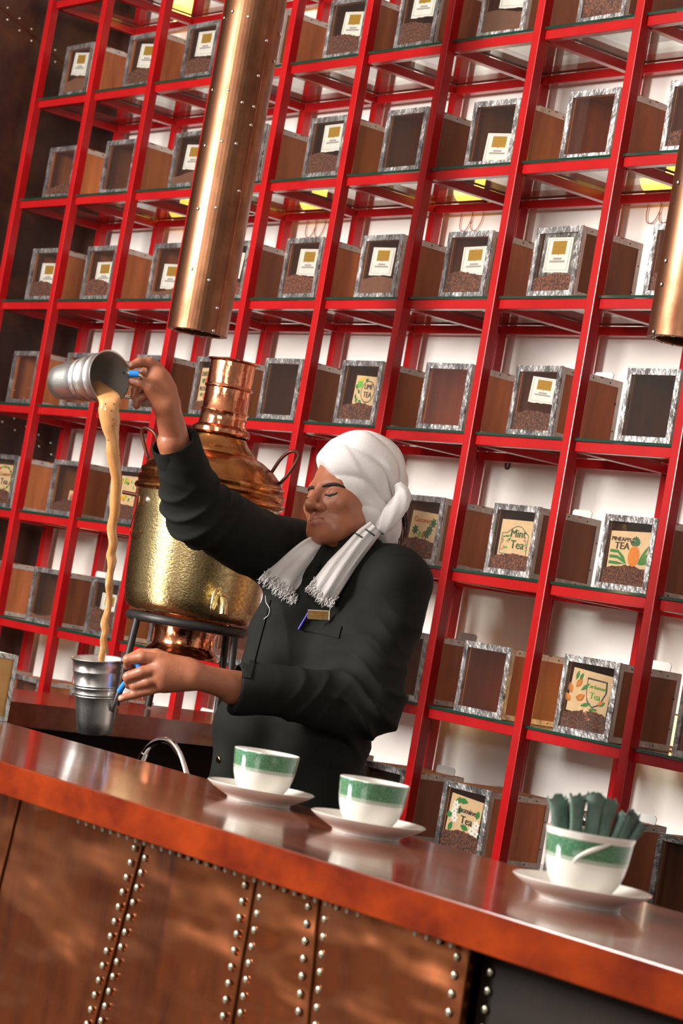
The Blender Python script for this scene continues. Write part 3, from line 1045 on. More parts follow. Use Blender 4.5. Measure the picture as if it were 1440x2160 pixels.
sa = math.atan2(CAM[1] + .62, CAM[0] - 2.3)
pipe(416, 702, -0.62, 0.0785, [(490, 24), (473, 38), (524, 35), (590, 72), (562, 86), (448, 190), (482, 189), (511, 216), (561, 250), (529, 264), (468, 298), (432, 307), (498, 303), (417, 440),
     (456, 438), (504, 403), (405, 567), (441, 591), (374, 686), (402, 690), (458, 650), (450, 698), (468, 704), (535, 225), (545, 160), (578, 130)],
     'long riveted copper pipe hanging above the brass tea urn', sa + 0.12 + 1.15 - 0.62)
pipe(1446, 722, -0.62, 0.0785, [(1404, 550), (1430, 385), (1378, 700), (1412, 702), (1395, 600)], 'copper pipe end hanging at the right edge of the picture', sa + 1.4)

# ------------------------------------------------------------------ bar: counters
cx0, cx1, cyf, cyb = 1.9, 7.6, -2.105, -1.632
top = tag(empty('bar_worktop', (4.8, -1.87, 0.952)), 'long polished mahogany bar top crossing the foreground', 'worktop')
b = MB().cbox(cx0, cx1, cyf + .001, cyb, .952, 1.0, .0015)
b.build('slab', 'mahogany', top, w=True)
MB().cbox(cx0, cx1, cyf - .0030, cyf + .0008, .9525, .9994, .0014).build('front_edge', 'mahogany_edge', top, w=True)

base = tag(empty('copper_bar', (4.8, -1.95, 0)), 'copper clad bar front with riveted panel seams below the mahogany top', 'bar')
PY = -2.030
MB().box(cx0, cx1, PY + .060, -1.66, 0, .951).build('core', 'dark_cabinet', base, w=True)
# seam lines (x at z=.93, x at z=.66) read from the photo, extended to the floor
SE = [(4.25, 4.22), (4.620, 4.577), (4.909, 4.913), (5.057, 5.094), (5.368, 5.379), (6.6, 6.6), (7.0, 7.0)]


def sx(k, z):
    a, b_ = SE[k]
    return a + (b_ - a) * (.93 - z) / .27


for k in range(len(SE) - 1):
    back = .022 if k == 4 else 0.0
    b = MB()
    nx, nz = 6, 10
    z0, z1 = .02, .951
    def P(i, j, off=0):
        z = z0 + (z1 - z0) * j / nz
        xa, xb = sx(k, max(z, .4)) + .0012, sx(k + 1, max(z, .4)) - .0012
        uu = i / nx
        bow = .010 * math.sin(math.pi * uu) * (1 if k % 2 else .7) + .004 * math.sin(5 * z + k)
        edge = min(1, min(uu, 1 - uu) * 8)
        return (xa + (xb - xa) * uu, PY - bow * edge + back + off, z)
    vs = [P(i, j) for j in range(nz + 1) for i in range(nx + 1)] + [P(i, j, .010) for j in range(nz + 1) for i in range(nx + 1)]
    N = (nx + 1) * (nz + 1)
    fs = []
    for j in range(nz):
        for i in range(nx):
            q = j * (nx + 1) + i
            fs.append((q, q + 1, q + nx + 2, q + nx + 1)); fs.append((N + q, N + q + nx + 1, N + q + nx + 2, N + q + 1))
    for j in range(nz):
        q = j * (nx + 1); fs.append((q, q + nx + 1, N + q + nx + 1, N + q))
        q += nx; fs.append((q, N + q, N + q + nx + 1, q + nx + 1))
    b.add(vs, fs)
    b.build('copper_panel', 'shaded_panel' if k >= 4 else 'copper_panel', base, True, 40, True)
MB().box(1.9, 4.24, PY + .002, PY + .012, .02, .951).build('copper_panel', 'copper_panel', base, w=True)
MB().box(7.01, cx1, PY + .002, PY + .012, .02, .951).build('copper_panel', 'copper_panel', base, w=True)
for k in range(len(SE)):
    MB().tube([(sx(k, .95), PY - .0015, .95), (sx(k, .42), PY - .0015, .42), (sx(k, .42), PY - .0015, .02)], .0022, 6).build('seam_strip', 'copper_dark', base, w=True)
    if k in (1, 2, 3, 4):
        z = .925
        q = 0
        while z > .60:
            for s_, off in ((-1, 0), (1, -.009)):
                zz = z + off
                yy = PY - .0035 if s_ < 0 or k != 4 else PY + .019
                rivet((sx(k, zz) + s_ * (.0195 if k > 1 else .017), yy, zz), (0, -1, 0), .0056, 'rivet_pale', base)
            z -= .0225
for q in range(46):
    xx = 4.45 + q * .0235
    if xx < 5.36:
        rivet((xx, PY - .0105, .938), (0, -1, 0), .0048, 'rivet_pale', base)

# return counter that carries the urn
FE = lambda y: 2.81 - .268 * (y + 1.25)
BE = lambda y: 2.285 - .262 * (y + .96)
ya, yb = -1.625, -0.055
rt = tag(empty('return_worktop', (2.4, -.8, .945)), 'mahogany side worktop under the tea urn in front of the rack', 'worktop')
poly = [(BE(ya), ya), (FE(ya), ya), (FE(yb), yb), (BE(yb), yb)]
bm = bmesh.new()
vb = [bm.verts.new((x - 2.4, y + .8, 0)) for x, y in poly]; vt = [bm.verts.new((x - 2.4, y + .8, .055)) for x, y in poly]
bm.faces.new(vb[::-1]); bm.faces.new(vt)
for k in range(4): bm.faces.new((vb[k], vb[(k + 1) % 4], vt[(k + 1) % 4], vt[k]))
bmesh.ops.bevel(bm, geom=list(bm.edges), offset=.003, segments=2, affect='EDGES')
me = bpy.data.meshes.new('slab'); bm.to_mesh(me); bm.free(); me.materials.append(MATS['mahogany'])
obj('slab', me, rt)
b = MB().prism([(BE(ya) + .04, ya), (FE(ya) - .06, ya), (FE(yb) - .06, yb - .03), (BE(yb) + .04, yb - .03)], 0, .944)
o = b.build('return_cabinet', 'dark_cabinet')
tag(o, 'dark cabinet in shade under the mahogany side worktop', 'cabinet')

# pale plywood box at the left end of the bar
p = at_z(15, 1523, 1.0)
t = tag(empty('plywood_box', (p[0] - .10, p[1] - .09, 1.0005)), 'pale plywood box with worn metal edges at the left end of the bar', 'box')
w_, d_, h_ = .10, .09, .130
MB().box(-w_ + .003, w_ - .003, -d_ + .003, d_ - .003, .002, h_ - .002).build('body', 'pale_wood', t)
e = .009
for q_ in ((w_ - .004, w_, d_ - e, d_, 0, h_), (w_ - .004, w_, -d_, -d_ + e, 0, h_), (-w_, -w_ + .004, d_ - e, d_, 0, h_), (w_ - .004, w_, -d_ + e, d_ - e, h_ - e, h_), (w_ - .004, w_, -d_ + e, d_ - e, 0, e),
           (-w_ + .004, w_ - .004, d_ - .004, d_, h_ - e, h_), (-w_ + .004, w_ - .004, d_ - .004, d_, 0, e)):
    MB().box(*q_).build('metal_edging', 'foil', t)

# chrome sink spout behind the bar
pts = [at_y(x_, y_, -1.36) for x_, y_ in ((299, 1604), (306, 1588), (318, 1572), (338, 1562), (358, 1565), (374, 1582), (386, 1608), (396, 1650), (400, 1720))]
pts = spline(pts, 40)
t = tag(empty('sink_spout', pts[-1]), 'arched chrome sink spout behind the bar', 'tap')
MB().tube(pts, .0066, 12).build('spout', 'chrome', t, True, w=True)
MB().tube([pts[0], pts[0] + (pts[1] - pts[0]) / np.linalg.norm(pts[1] - pts[0]) * .016], .0085, 14).build('nozzle', 'chrome', t, True, 40, True)
MB().box(pts[-1][0] - .2, pts[-1][0] + .2, -1.5, -1.2, pts[-1][2] - .04, pts[-1][2] - .002).build('sink_deck', 'steel', t, w=True)
MB().box(pts[-1][0] - .2, pts[-1][0] + .2, -1.5, -1.2, 0, pts[-1][2] - .041).build('sink_stand', 'dark_cabinet', t, w=True)

# ------------------------------------------------------------------ cups and saucers
cup_prof = [(.0001, .004), (.026, .004), (.027, .0), (.0305, .0), (.0315, .004), (.036, .010), (.0425, .020), (.0468, .032), (.0492, .044), (.0505, .056), (.0515, .066), (.0518, .0715),
            (.0512, .0728), (.0502, .0722), (.0490, .060), (.0475, .046), (.044, .030), (.036, .015), (.022, .008), (.0001, .007)]
sau_prof = [(.0001, .004), (.045, .004), (.046, 0), (.050, 0), (.0515, .004), (.064, .010), (.076, .0165), (.0845, .0225), (.0855, .0240), (.0845, .0248), (.075, .0195), (.062, .0130),
            (.050, .0085), (.036, .0070), (.033, .0078), (.0001, .0078)]
CUPS = [((545, 1693), 1.0, 'farther'), ((771, 1762), 1.0, 'middle'), ((1221, 1906), 1.055, 'nearest')]
for k, (q, sc, nm) in enumerate(CUPS):
    c0 = at_z(q[0], q[1], 1.0)
    t = tag(empty('saucer', (c0[0], c0[1], 1.0003)), ['white saucer farthest along the bar top', 'white saucer between the other two on the bar top', 'white saucer nearest the viewer under the sachet cup'][k], 'saucer', 'white saucers on the bar top')
    pr = [(r * sc, z * sc) for r, z in sau_prof]
    MB().lathe(pr, 72).build('dish', 'porcelain', t, True, 50)
    wide = k == 2
    t = tag(empty('cup', (c0[0], c0[1], 1.0003 + .0080 * sc)), ['white cup with green crackle band, farthest along the bar', 'white cup with green crackle band, middle of the bar', 'white cup with thick rim holding green sachets'][k], 'cup', 'green banded cups on the bar top')
    if not wide:
        pr = cup_prof
        MB().lathe(pr, 72, [0] * 11 + [1] * 9).build('bowl', ['cup_glaze', 'porcelain'], t, True, 60)
    else:
        pr = [(r * 1.09, z * 1.12) for r, z in cup_prof]
        pr[11] = (.0578, .0800); pr[12] = (.0580, .0835); pr[13] = (.0555, .0840)
        pr.insert(11, (.0560, .0760))
        pr.insert(15, (.0530, .0800))
        MB().lathe(pr, 72, [0] * 11 + [1] * 12).build('bowl', ['cup_glaze_wide', 'porcelain'], t, True, 60)
        # white brush stroke across the band
        b = MB()
        va = math.atan2(CAM[1] - c0[1], CAM[0] - c0[0])
        pth = []; rr = []
        for i in range(20):
            s = i / 19
            a = va - .30 + .78 * s
            z = .0445 + .031 * s ** .62
            r = np.interp(z, [.036, .049, .063, .074], [.0510, .0536, .0551, .0562])
            pth.append((r * math.cos(a), r * math.sin(a), z)); rr.append(.0032 * math.sin(math.pi * (.08 + .84 * s)) ** .6)
        b.tube(pth, rr, 8, 0, True)
        b.build('brush_stroke', 'porcelain', t, True)
        cup3 = (c0, t)

# green paper sachets standing in the nearest cup
c0 = cup3[0]
zc = 1.0003 + .0085 + .012
spec = [(-.036, .006, -.020, -.02, .108, 1.25), (-.030, -.016, -.034, -.05, .098, 1.0), (-.022, .016, -.002, .03, .114, 1.2), (-.012, -.018, -.030, -.06, .102, 1.1), (-.008, .006, .010, .02, .117, 1.2),
        (.002, .020, -.012, .02, .120, 1.1), (.006, -.014, .016, -.05, .106, 1.15), (.016, .006, -.004, .05, .116, 1.1), (.022, -.012, .030, -.02, .100, 1.1), (.030, .010, .034, .02, .104, 1.1), (.034, -.004, .050, .02, .094, 1.0)]
wm = ['leftmost', 'second', 'third', 'fourth', 'fifth', 'sixth', 'seventh', 'eighth', 'ninth', 'tenth', 'rightmost']
for k, (rx, ty, lx, ly, L, th) in enumerate(spec):
    t = tag(empty('sachet', (c0[0], c0[1], zc)), f'{wm[k]} rolled green paper sachet from the left in the nearest cup', 'sachet', 'green sachets in the nearest cup')
    a = (RH * rx + TH * ty) * .62
    e_ = a + ZV * L + (RH * (rx * .50 + lx * .45) + TH * ly * .2)
    n = 12
    pth = [tuple(a + (e_ - a) * (i / n)) for i in range(n + 1)]
    up = RH * math.cos(k * 1.3) + TH * math.sin(k * 1.3)
    b = MB()
    rad = [.0078 * th] * 9 + [.0080 * th, .0088 * th, .0100 * th, .0112 * th]
    b.tube(pth, rad, 16, 0, False, (1.0, .55), tuple(up))
    # crimped zig-zag mouth
    nv = len(b.v)
    for i in range(16):
        x_, y_, z_ = b.v[nv - 16 + i]
        b.v[nv - 16 + i] = (x_ + random.uniform(-.0015, .0015), y_ + random.uniform(-.0015, .0015), z_ + random.uniform(-.005, .006))
    b.add([b.v[i] for i in range(16)], [tuple(range(15, -1, -1))])
    b.build('paper_tube', 'sachet_green', t, True, 50)

# ------------------------------------------------------------------ brass tea urn on its iron stand
ux, uy = 2.470, -0.600
stand_top = 1.232
st = tag(empty('urn_stand', (ux, uy, 1.0002)), 'black iron ring stand with legs under the brass urn', 'stand')
R_ = .146
ring = [(R_ * math.cos(a), R_ * math.sin(a), stand_top - 1.0) for a in np.linspace(0, 2 * math.pi, 49)]
MB().tube(ring, .0125, 10, 0, False).build('ring', 'iron', st, True)
va = math.atan2(CAM[1] - uy, CAM[0] - ux)
for a in (va - 1.02, va + .98, va + 2.35, va - 2.75):
    MB().tube([(R_ * math.cos(a), R_ * math.sin(a), stand_top - 1.002), (R_ * 1.12 * math.cos(a), R_ * 1.12 * math.sin(a), .004)], .0095, 10).build('leg', 'iron', st, True, 40)
for a, q in ((va + .05, .6),):
    MB().tube([(.05 * math.cos(a), .05 * math.sin(a), .152), (.05 * math.cos(a), .05 * math.sin(a), .10)], .006, 8).build('burner_pin', 'iron', st, True, 40)

ur = tag(empty('tea_urn', (ux, uy, 1.13)), 'big hammered brass tea urn with copper chimney behind the server', 'urn')
def zz(px, py): return at_y(px, py, uy)[2] - 1.13
body = [(.0001, .118), (.120, .118), (.158, .124), (.166, .140), (.171, .165), (.1745, .22), (.1775, .30), (.1795, .37), (.181, .418), (.1775, .424)]
MB().lathe(body, 96).build('body', 'brass_body', ur, True, 60)
dome = [(.181, .418), (.190, .422), (.193, .428), (.190, .435), (.183, .438), (.186, .444), (.190, .450), (.186, .457), (.180, .460), (.183, .467), (.183, .474), (.176, .480), (.166, .496), (.146, .516), (.118, .533), (.090, .544), (.085, .546)]
MB().lathe(dome, 96).build('dome', 'brass_dome', ur, True, 50)
lid = [(.098, .536), (.102, .538), (.101, .543), (.090, .552), (.076, .566), (.066, .582), (.062, .594)]
MB().lathe(lid, 72).build('lid', 'brass_dome', ur, True, 50)
ch = [(.070, .586), (.074, .590), (.074, .600), (.068, .606), (.062, .610), (.0600, .622), (.0585, .640), (.0605, .643), (.0605, .648), (.0580, .651), (.0575, .702), (.0600, .705), (.0600, .710), (.0575, .713), (.0578, .770), (.0640, .774), (.0645, .777), (.0570, .778), (.054, .76), (.052, .62)]
MB().lathe(ch, 72).build('chimney', 'copper_shiny', ur, True, 40)
for zb in (.645, .7075):
    rr = [(.0602 * math.cos(a), .0602 * math.sin(a), zb) for a in np.linspace(0, 2 * math.pi, 41)]
    MB().tube(rr, .0022, 8, 0, False).build('chimney_band', 'copper_shiny', ur, True)
foot = [(.110, .118), (.098, .100), (.082, .090), (.078, .075), (.076, .055), (.080, .040), (.092, .030), (.096, .024), (.094, .019), (.0001, .019)]
MB().lathe(foot, 64).build('foot', 'copper_shiny', ur, True, 40)
# strap handles of the dome and the carrying rods
def onurn(a, r, z): return np.array([r * math.cos(a), r * math.sin(a), z])
ar = math.atan2(RH[1], RH[0])
h1 = spline([onurn(ar + .10, .142, .512), onurn(ar + .10, .162, .556), onurn(ar + .06, .185, .578), onurn(ar - .06, .205, .568), onurn(ar - .10, .188, .520), onurn(ar - .10, .170, .490)], 24)
MB().tube(h1, .0046, 8).build('handle', 'iron_rust', ur, True)
h2 = spline([onurn(ar + math.pi + .1, .142, .512), onurn(ar + math.pi + .1, .160, .556), onurn(ar + math.pi, .185, .572), onurn(ar + math.pi - .1, .200, .560), onurn(ar + math.pi - .1, .170, .490)], 24)
MB().tube(h2, .0046, 8).build('handle', 'iron_rust', ur, True)
for a_, L in ((ar + math.pi - .25, .055), (ar + .05, .05)):
    MB().tube([onurn(a_, .176, .402), onurn(a_, .176 + L, .404)], .0050, 10).build('carry_rod', 'iron_rust', ur, True, 40)
wp = spline([onurn(ar + math.pi - .05 + .5, .186, .398), onurn(ar + math.pi + .25 + .2, .186, .372), onurn(ar + math.pi + .30, .186, .335), onurn(ar + math.pi + .24, .184, .308), onurn(ar + math.pi + .45, .184, .290), onurn(ar + math.pi + .62, .182, .310)], 40)
MB().tube(wp, .0012, 5).build('wire_loop', 'copper_dark', ur, True)
rivet(np.array([ux, uy, 1.13]) + onurn(ar + math.pi + .62, .1795, .39), onurn(ar + math.pi + .62, 1, 0), .009, 'rivet_steel', ur)
# tap
at_ = va + .34
d_ = np.array([math.cos(at_), math.sin(at_), 0]); s_ = np.array([-d_[1], d_[0], 0])
tp = empty('tap', tuple(onurn(at_, .170, .178))); tp.parent = ur
b = MB()
b.tube([(0, 0, 0), tuple(d_ * .030)], .011, 16)
b.lathe([(.0001, -.016), (.010, -.016), (.013, -.008), (.013, .008), (.010, .014), (.007, .018), (.0001, .020)], 20, 0, Matrix.Translation(tuple(d_ * .036)))
sp = spline([d_ * .036, d_ * .055 + ZV * .002, d_ * .068 - ZV * .012, d_ * .072 - ZV * .036], 14)
b.tube(sp, [.0085] * 8 + [.009, .0095, .010, .0105, .011, .0112], 14)
b.build('spigot', 'brass_tap', tp, True, 50)
lv = spline([d_ * .036 + ZV * .016, d_ * .040 + ZV * .026 - s_ * .010, d_ * .050 + ZV * .014 - s_ * .022, d_ * .055 - ZV * .016 - s_ * .026, d_ * .054 - ZV * .030 - s_ * .022, d_ * .052 - ZV * .016 - s_ * .016, d_ * .046 + ZV * .010 - s_ * .012], 26)
MB().tube(lv, .0042, 8).build('tap_lever', 'brass_tap', tp, True)

# ------------------------------------------------------------------ steel beakers and the poured tea
def beaker(loc, axis, label, xh):
    T = axis_frame(loc, axis, xh)
    t = tag(empty('steel_beaker', (0, 0, 0)), label, 'beaker', 'steel pouring beakers')
    t.matrix_world = T
    H = .158
    def rr(z): return .0365 + (.0535 - .0365) * (z / H)
    pr = [(.0001, .001), (.034, .001), (.0362, .003)]
    for z in (.03, .06, .078): pr.append((rr(z), z))
    for z0 in (.080, .085, .098, .103):
        pr += [(rr(z0) + .0003, z0 - .001), (rr(z0) + .0009, z0), (rr(z0) + .0009, z0 + .0015), (rr(z0) + .0003, z0 + .0026)]
    pr += [(rr(.128), .128), (rr(.132) + .0012, .132), (rr(.134) + .0012, .1335), (rr(.136), .1355), (rr(.154), .154), (rr(.156) + .0022, .156), (rr(H) + .0028, H), (rr(H) + .0016, H + .0012), (rr(H) - .0008, H)]
    MB().lathe(pr, 72).build('wall', 'steel', t, True, 45)
    pi = [(rr(H) - .0010, H - .0002), (rr(.1) - .0012, .10), (rr(.05) - .0012, .05), (rr(.006) - .002, .006), (.0001, .004)]
    MB().lathe(pi, 72).build('inside', 'steel_in', t, True, 45)
    return t, T


mouth_px, D_up = (231, 795), 5.0
mu = at_d(*mouth_px, D_up)
ang = math.radians(43)
axis_u = CR * math.cos(ang) * 1.0 + CU * .035 - FW * math.sin(ang)
axis_u = axis_u / np.linalg.norm(axis_u)
up_t, up_T = beaker(mu - axis_u * .158, axis_u, 'steel beaker tipped in the raised hand, pouring tea', tuple(CU))
# handle of the upper beaker: strap with blue sleeve on the side of the gripping hand
hx = CR * .80 - FW * .42 + CU * .02
hx = hx - axis_u * np.dot(hx, axis_u); hx /= np.linalg.norm(hx)
def loc_u(r, z): return mu - axis_u * (.158 - z) + hx * r
hp = spline([at_d(*q) for q in ((262, 786, 5.02), (274, 788, 4.985), (288, 789, 4.985), (299, 797, 5.0), (300, 815, 5.035), (288, 832, 5.07), (266, 838, 5.09), (236, 830, 5.09))], 40)
def to_local(Tm, pts): 
    inv = Tm.inverted(); return [tuple(inv @ Vector(q)) for q in pts]
MB().tube(to_local(up_T, hp), .0042, 8, 0, True).build('handle', 'steel', up_t, True)
MB().tube(to_local(up_T, [at_d(272, 788.5, 4.984), at_d(292, 789.5, 4.984)]), .0072, 12, 0, True).build('handle_sleeve', 'blue_sleeve', up_t, True, 40)

low_top = at_d(207, 1389, 5.05); low_bot = at_d(200, 1543, 5.06)
axis_l = (low_top - low_bot) / np.linalg.norm(low_top - low_bot)
lo_t, lo_T = beaker(low_top - axis_l * .158, axis_l, 'upright steel beaker in the lower hand, catching the tea', tuple(CR))
HP = [(258, 1392, 5.03), (272, 1391, 5.00), (290, 1402, 4.985), (291, 1413, 4.985), (270, 1434, 5.0), (252, 1458, 5.01), (243, 1482, 5.02), (237, 1500, 5.03)]
hl = spline([at_d(*q) for q in HP], 40)
MB().tube(to_local(lo_T, hl), .0042, 8).build('handle', 'steel', lo_t, True)
MB().tube(to_local(lo_T, hl[2:29]), .0062, 10).build('handle_sleeve', 'blue_sleeve', lo_t, True, 40)

ST = [(200, 806, 5.045, 12), (211, 817, 5.015, 17), (222, 827, 4.990, 20), (230, 842, 4.965, 23), (229, 862, 4.955, 22), (232, 892, 4.955, 19), (235, 925, 4.96, 15), (240, 965, 4.965, 13), (243, 1010, 4.97, 12.5), (242, 1060, 4.98, 11), (238, 1110, 4.99, 9.5), (236, 1160, 5.0, 8.5),
      (235, 1190, 5.005, 9.5), (232, 1225, 5.01, 7.5), (229, 1250, 5.02, 8.0), (227, 1285, 5.03, 7.0), (222, 1320, 5.035, 7.5), (219, 1350, 5.04, 6.5), (217, 1382, 5.045, 7.5), (215, 1410, 5.05, 6)]
sp = spline(ST, 166)
cent = [at_d(q[0], q[1], q[2]) for q in sp]
b = MB()
vs = []
seg = 18
for i, q in enumerate(sp):
    sc = q[2] / FPX
    tw = i * .06
    for k in range(seg):
        a = 2 * math.pi * k / seg
        g_ = max(0.0, min(1, (i - 30) / 50))
        lump = 1 + g_ * (.15 * math.sin(i * .23 + 2 * a + 1.7 * math.sin(i * .11)) + .13 * math.sin(i * .41 + a + 2 * math.sin(i * .07))) + .06 * math.sin(3 * a + i * .03) + .05 * math.sin(i * .31 + 5 * a)
        rx_, ry_ = q[3] * sc * lump, q[3] * sc * .55 * lump
        wob_ = CR * (.0016 * g_ * math.sin(i * .37 + 2.2 * math.sin(i * .13)))
        vs.append(cent[i] + wob_ + (CR + .17 * CU) * (math.cos(a) * rx_) - FW * (math.sin(a) * ry_))
fs = [(i * seg + k, i * seg + (k + 1) % seg, (i + 1) * seg + (k + 1) % seg, (i + 1) * seg + k) for i in range(len(sp) - 1) for k in range(seg)]
fs.append(tuple(range(seg))); fs.append(tuple((len(sp) - 1) * seg + k for k in range(seg - 1, -1, -1)))
b.add(vs, fs)
ts = tag(empty('tea_stream', tuple(cent[-1])), 'milky tea pouring in a long stream between the two steel beakers', 'tea')
b.build('stream', 'milk_tea', ts, True, w=True)
b = MB()
for (x_, y_) in ((222, 852), (239, 852), (234, 866), (238, 884), (236, 898), (241, 893), (228, 928), (252, 960), (246, 1000)):
    q = sp[np.argmin(np.abs(sp[:, 1] - y_))]
    b.ball(at_d(x_, y_, q[2] - q[3] * .5 * q[2] / FPX), .0016, 8, 5)
b.build('bubbles', 'tea_bubble', ts, True, w=True)


# ------------------------------------------------------------------ implicit surfaces for the figure
def cap(P, a, b, ra, rb):
    a = np.asarray(a, float); b = np.asarray(b, float)
    ba = b - a; pa = P - a
    t = np.clip(pa @ ba / max(1e-12, ba @ ba), 0, 1)
    return np.linalg.norm(pa - t[:, None] * ba, axis=1) - (ra + (rb - ra) * t)


def ell(P, c, r, M=None):
    q = P - np.asarray(c, float)
    if M is not None: q = q @ M
    r = np.asarray(r, float)
    k0 = np.linalg.norm(q / r, axis=1); k1 = np.linalg.norm(q / (r * r), axis=1)
    return k0 * (k0 - 1) / np.maximum(k1, 1e-9)


def smin(a, b, k):
    h = np.clip(.5 + .5 * (b - a) / k, 0, 1)
    return b * (1 - h) + a * h - k * h * (1 - h)


def smax(a, b, k): return -smin(-a, -b, k)


def sdf_mesh(fn, lo, hi, h, c=4):
    lo = np.asarray(lo, float); hi = np.asarray(hi, float)
    n = np.ceil((hi - lo) / (h * c)).astype(int) + 1          # coarse points
    g = [lo[k] + h * c * np.arange(n[k]) for k in range(3)]
    G = np.stack(np.meshgrid(*g, indexing='ij'), -1).reshape(-1, 3)
    dc = np.concatenate([fn(G[i:i + 400000]) for i in range(0, len(G), 400000)]).reshape(n)
    near = np.abs(dc) < h * c * 1.9
    act = near.copy()
    for ax in range(3):
        act |= np.roll(near, 1, ax) | np.roll(near, -1, ax)
    V = np.repeat(np.repeat(np.repeat(dc, c, 0), c, 1), c, 2).astype(np.float32)
    ids = np.argwhere(act)
    off = np.stack(np.meshgrid(*[np.arange(c)] * 3, indexing='ij'), -1).reshape(-1, 3)
    step = max(1, 400000 // len(off))
    for i in range(0, len(ids), step):
        q = (ids[i:i + step, None, :] * c + off[None]).reshape(-1, 3)
        V[q[:, 0], q[:, 1], q[:, 2]] = fn(lo + q * h)
    S = V < 0
    cnt = np.zeros(np.array(S.shape) - 1, np.uint8)
    for dx in (0, 1):
        for dy in (0, 1):
            for dz in (0, 1):
                cnt += S[dx:S.shape[0] - 1 + dx, dy:S.shape[1] - 1 + dy, dz:S.shape[2] - 1 + dz]
    cell = (cnt > 0) & (cnt < 8)
    idx = np.full(cell.shape, -1, np.int32)
    ids = np.argwhere(cell)
    idx[cell] = np.arange(len(ids))
    pos = np.zeros((len(ids), 3)); num = np.zeros(len(ids))
    co = [(0, 0, 0), (1, 0, 0), (0, 1, 0), (1, 1, 0), (0, 0, 1), (1, 0, 1), (0, 1, 1), (1, 1, 1)]
    for a in range(8):
        for b_ in range(a + 1, 8):
            ca, cb = np.array(co[a]), np.array(co[b_])
            if np.abs(ca - cb).sum() != 1: continue
            va = V[tuple((ids + ca).T)]; vb = V[tuple((ids + cb).T)]
            x = (va < 0) != (vb < 0)
            t = np.where(x, va / np.where(x, va - vb, 1), 0)
            pos[x] += (ca + t[:, None] * (cb - ca))[x]; num += x
    verts = lo + h * (ids + pos / num[:, None])
    faces = []
    for ax in range(3):
        a1, a2 = (ax + 1) % 3, (ax + 2) % 3
        sl0 = [slice(None)] * 3; sl1 = [slice(None)] * 3
        sl0[ax] = slice(0, -1); sl1[ax] = slice(1, None)
        s0, s1 = S[tuple(sl0)], S[tuple(sl1)]
        e = np.argwhere(s0 != s1)
        ok = (e[:, a1] > 0) & (e[:, a2] > 0) & (e[:, a1] < S.shape[a1] - 1) & (e[:, a2] < S.shape[a2] - 1)
        e = e[ok]
        fl = s0[tuple(e.T)]
        def cid(d1, d2):
            q = e.copy(); q[:, a1] -= d1; q[:, a2] -= d2
            return idx[tuple(q.T)]
        f4 = np.stack([cid(1, 1), cid(0, 1), cid(0, 0), cid(1, 0)], 1)
        f4[~fl] = f4[~fl][:, ::-1]
        faces.append(f4)
    F4 = np.concatenate(faces)
    F4 = F4[(F4 >= 0).all(1)]
    return verts, F4


def np_mesh(name, V, F4, mats, midx=None):
    me = bpy.data.meshes.new(name)
    n, m_ = len(V), len(F4)
    me.vertices.add(n); me.vertices.foreach_set('co', np.ascontiguousarray(V, np.float32).ravel())
    me.loops.add(m_ * 4); me.loops.foreach_set('vertex_index', np.ascontiguousarray(F4, np.int32).ravel())
    me.polygons.add(m_); me.polygons.foreach_set('loop_start', np.arange(0, m_ * 4, 4, dtype=np.int32))
    for q in mats: me.materials.append(MATS[q])
    if midx is not None: me.polygons.foreach_set('material_index', np.ascontiguousarray(midx, np.int32))
    me.polygons.foreach_set('use_smooth', np.ones(m_, bool))
    me.update(calc_edges=True)
    me.validate()
    return me


def relax(V, F4, it=2, lam=.5):
    E = np.concatenate([F4[:, [0, 1]], F4[:, [1, 2]], F4[:, [2, 3]], F4[:, [3, 0]]])
    for _ in range(it):
        S = np.zeros_like(V); N = np.zeros(len(V))
        for a, b_ in ((0, 1), (1, 0)):
            for k in range(3): S[:, k] += np.bincount(E[:, a], V[E[:, b_], k], len(V))
            N += np.bincount(E[:, a], minlength=len(V))
        V = V + lam * (S / np.maximum(N, 1)[:, None] - V)
    return V


def vnormals(V, F4):
    n = np.cross(V[F4[:, 2]] - V[F4[:, 0]], V[F4[:, 3]] - V[F4[:, 1]])
    N = np.zeros_like(V)
    for k in range(4):
        for c in range(3): N[:, c] += np.bincount(F4[:, k], n[:, c], len(V))
    return N / np.maximum(np.linalg.norm(N, axis=1), 1e-12)[:, None]


# ------------------------------------------------------------------ pose of the server (joints read from the photo, metric depth)
D0 = 5.30
J = lambda x_, y_, dt=0.0: at_d(x_, y_, D0 - dt)
sh_r, sh_l = J(612, 1165, -.07), J(838, 1225, .08)
el_r, wr_r = J(418, 1080, .15), J(352, 868, .26)
cu_r = J(364, 932, .235)
el_l, wr_l = J(768, 1480, .15), J(425, 1427, .27)
cu_l = J(492, 1452, .245)
neck = J(728, 1180, .015)
chest = J(715, 1330, .02)
belly = J(612, 1560, .02)
hip = J(575, 1760, .0)
LAT = math.cos(math.radians(28)) * RH + math.sin(math.radians(28)) * TH     # toward his left
FRO = -math.sin(math.radians(28)) * RH + math.cos(math.radians(28)) * TH    # his chest direction

# head frame
th_, ph_, ro_ = np.radians([47, -3, -11])
fh = -math.sin(th_) * RH + math.cos(th_) * TH
hf = math.cos(ph_) * fh - math.sin(ph_) * ZV; hu = math.sin(ph_) * fh + math.cos(ph_) * ZV
hr = np.cross(hf, hu)
hr, hu = math.cos(ro_) * hr + math.sin(ro_) * hu, -math.sin(ro_) * hr + math.cos(ro_) * hu
HM = np.stack([hr, hf, hu], 1)
HS = 1.03
HO = at_d(698, 1038, D0 - .07) - HM @ (np.array([-.031, .083, -.003]) * HS)
hw = lambda q: HO + HM @ (np.array(q) * HS)


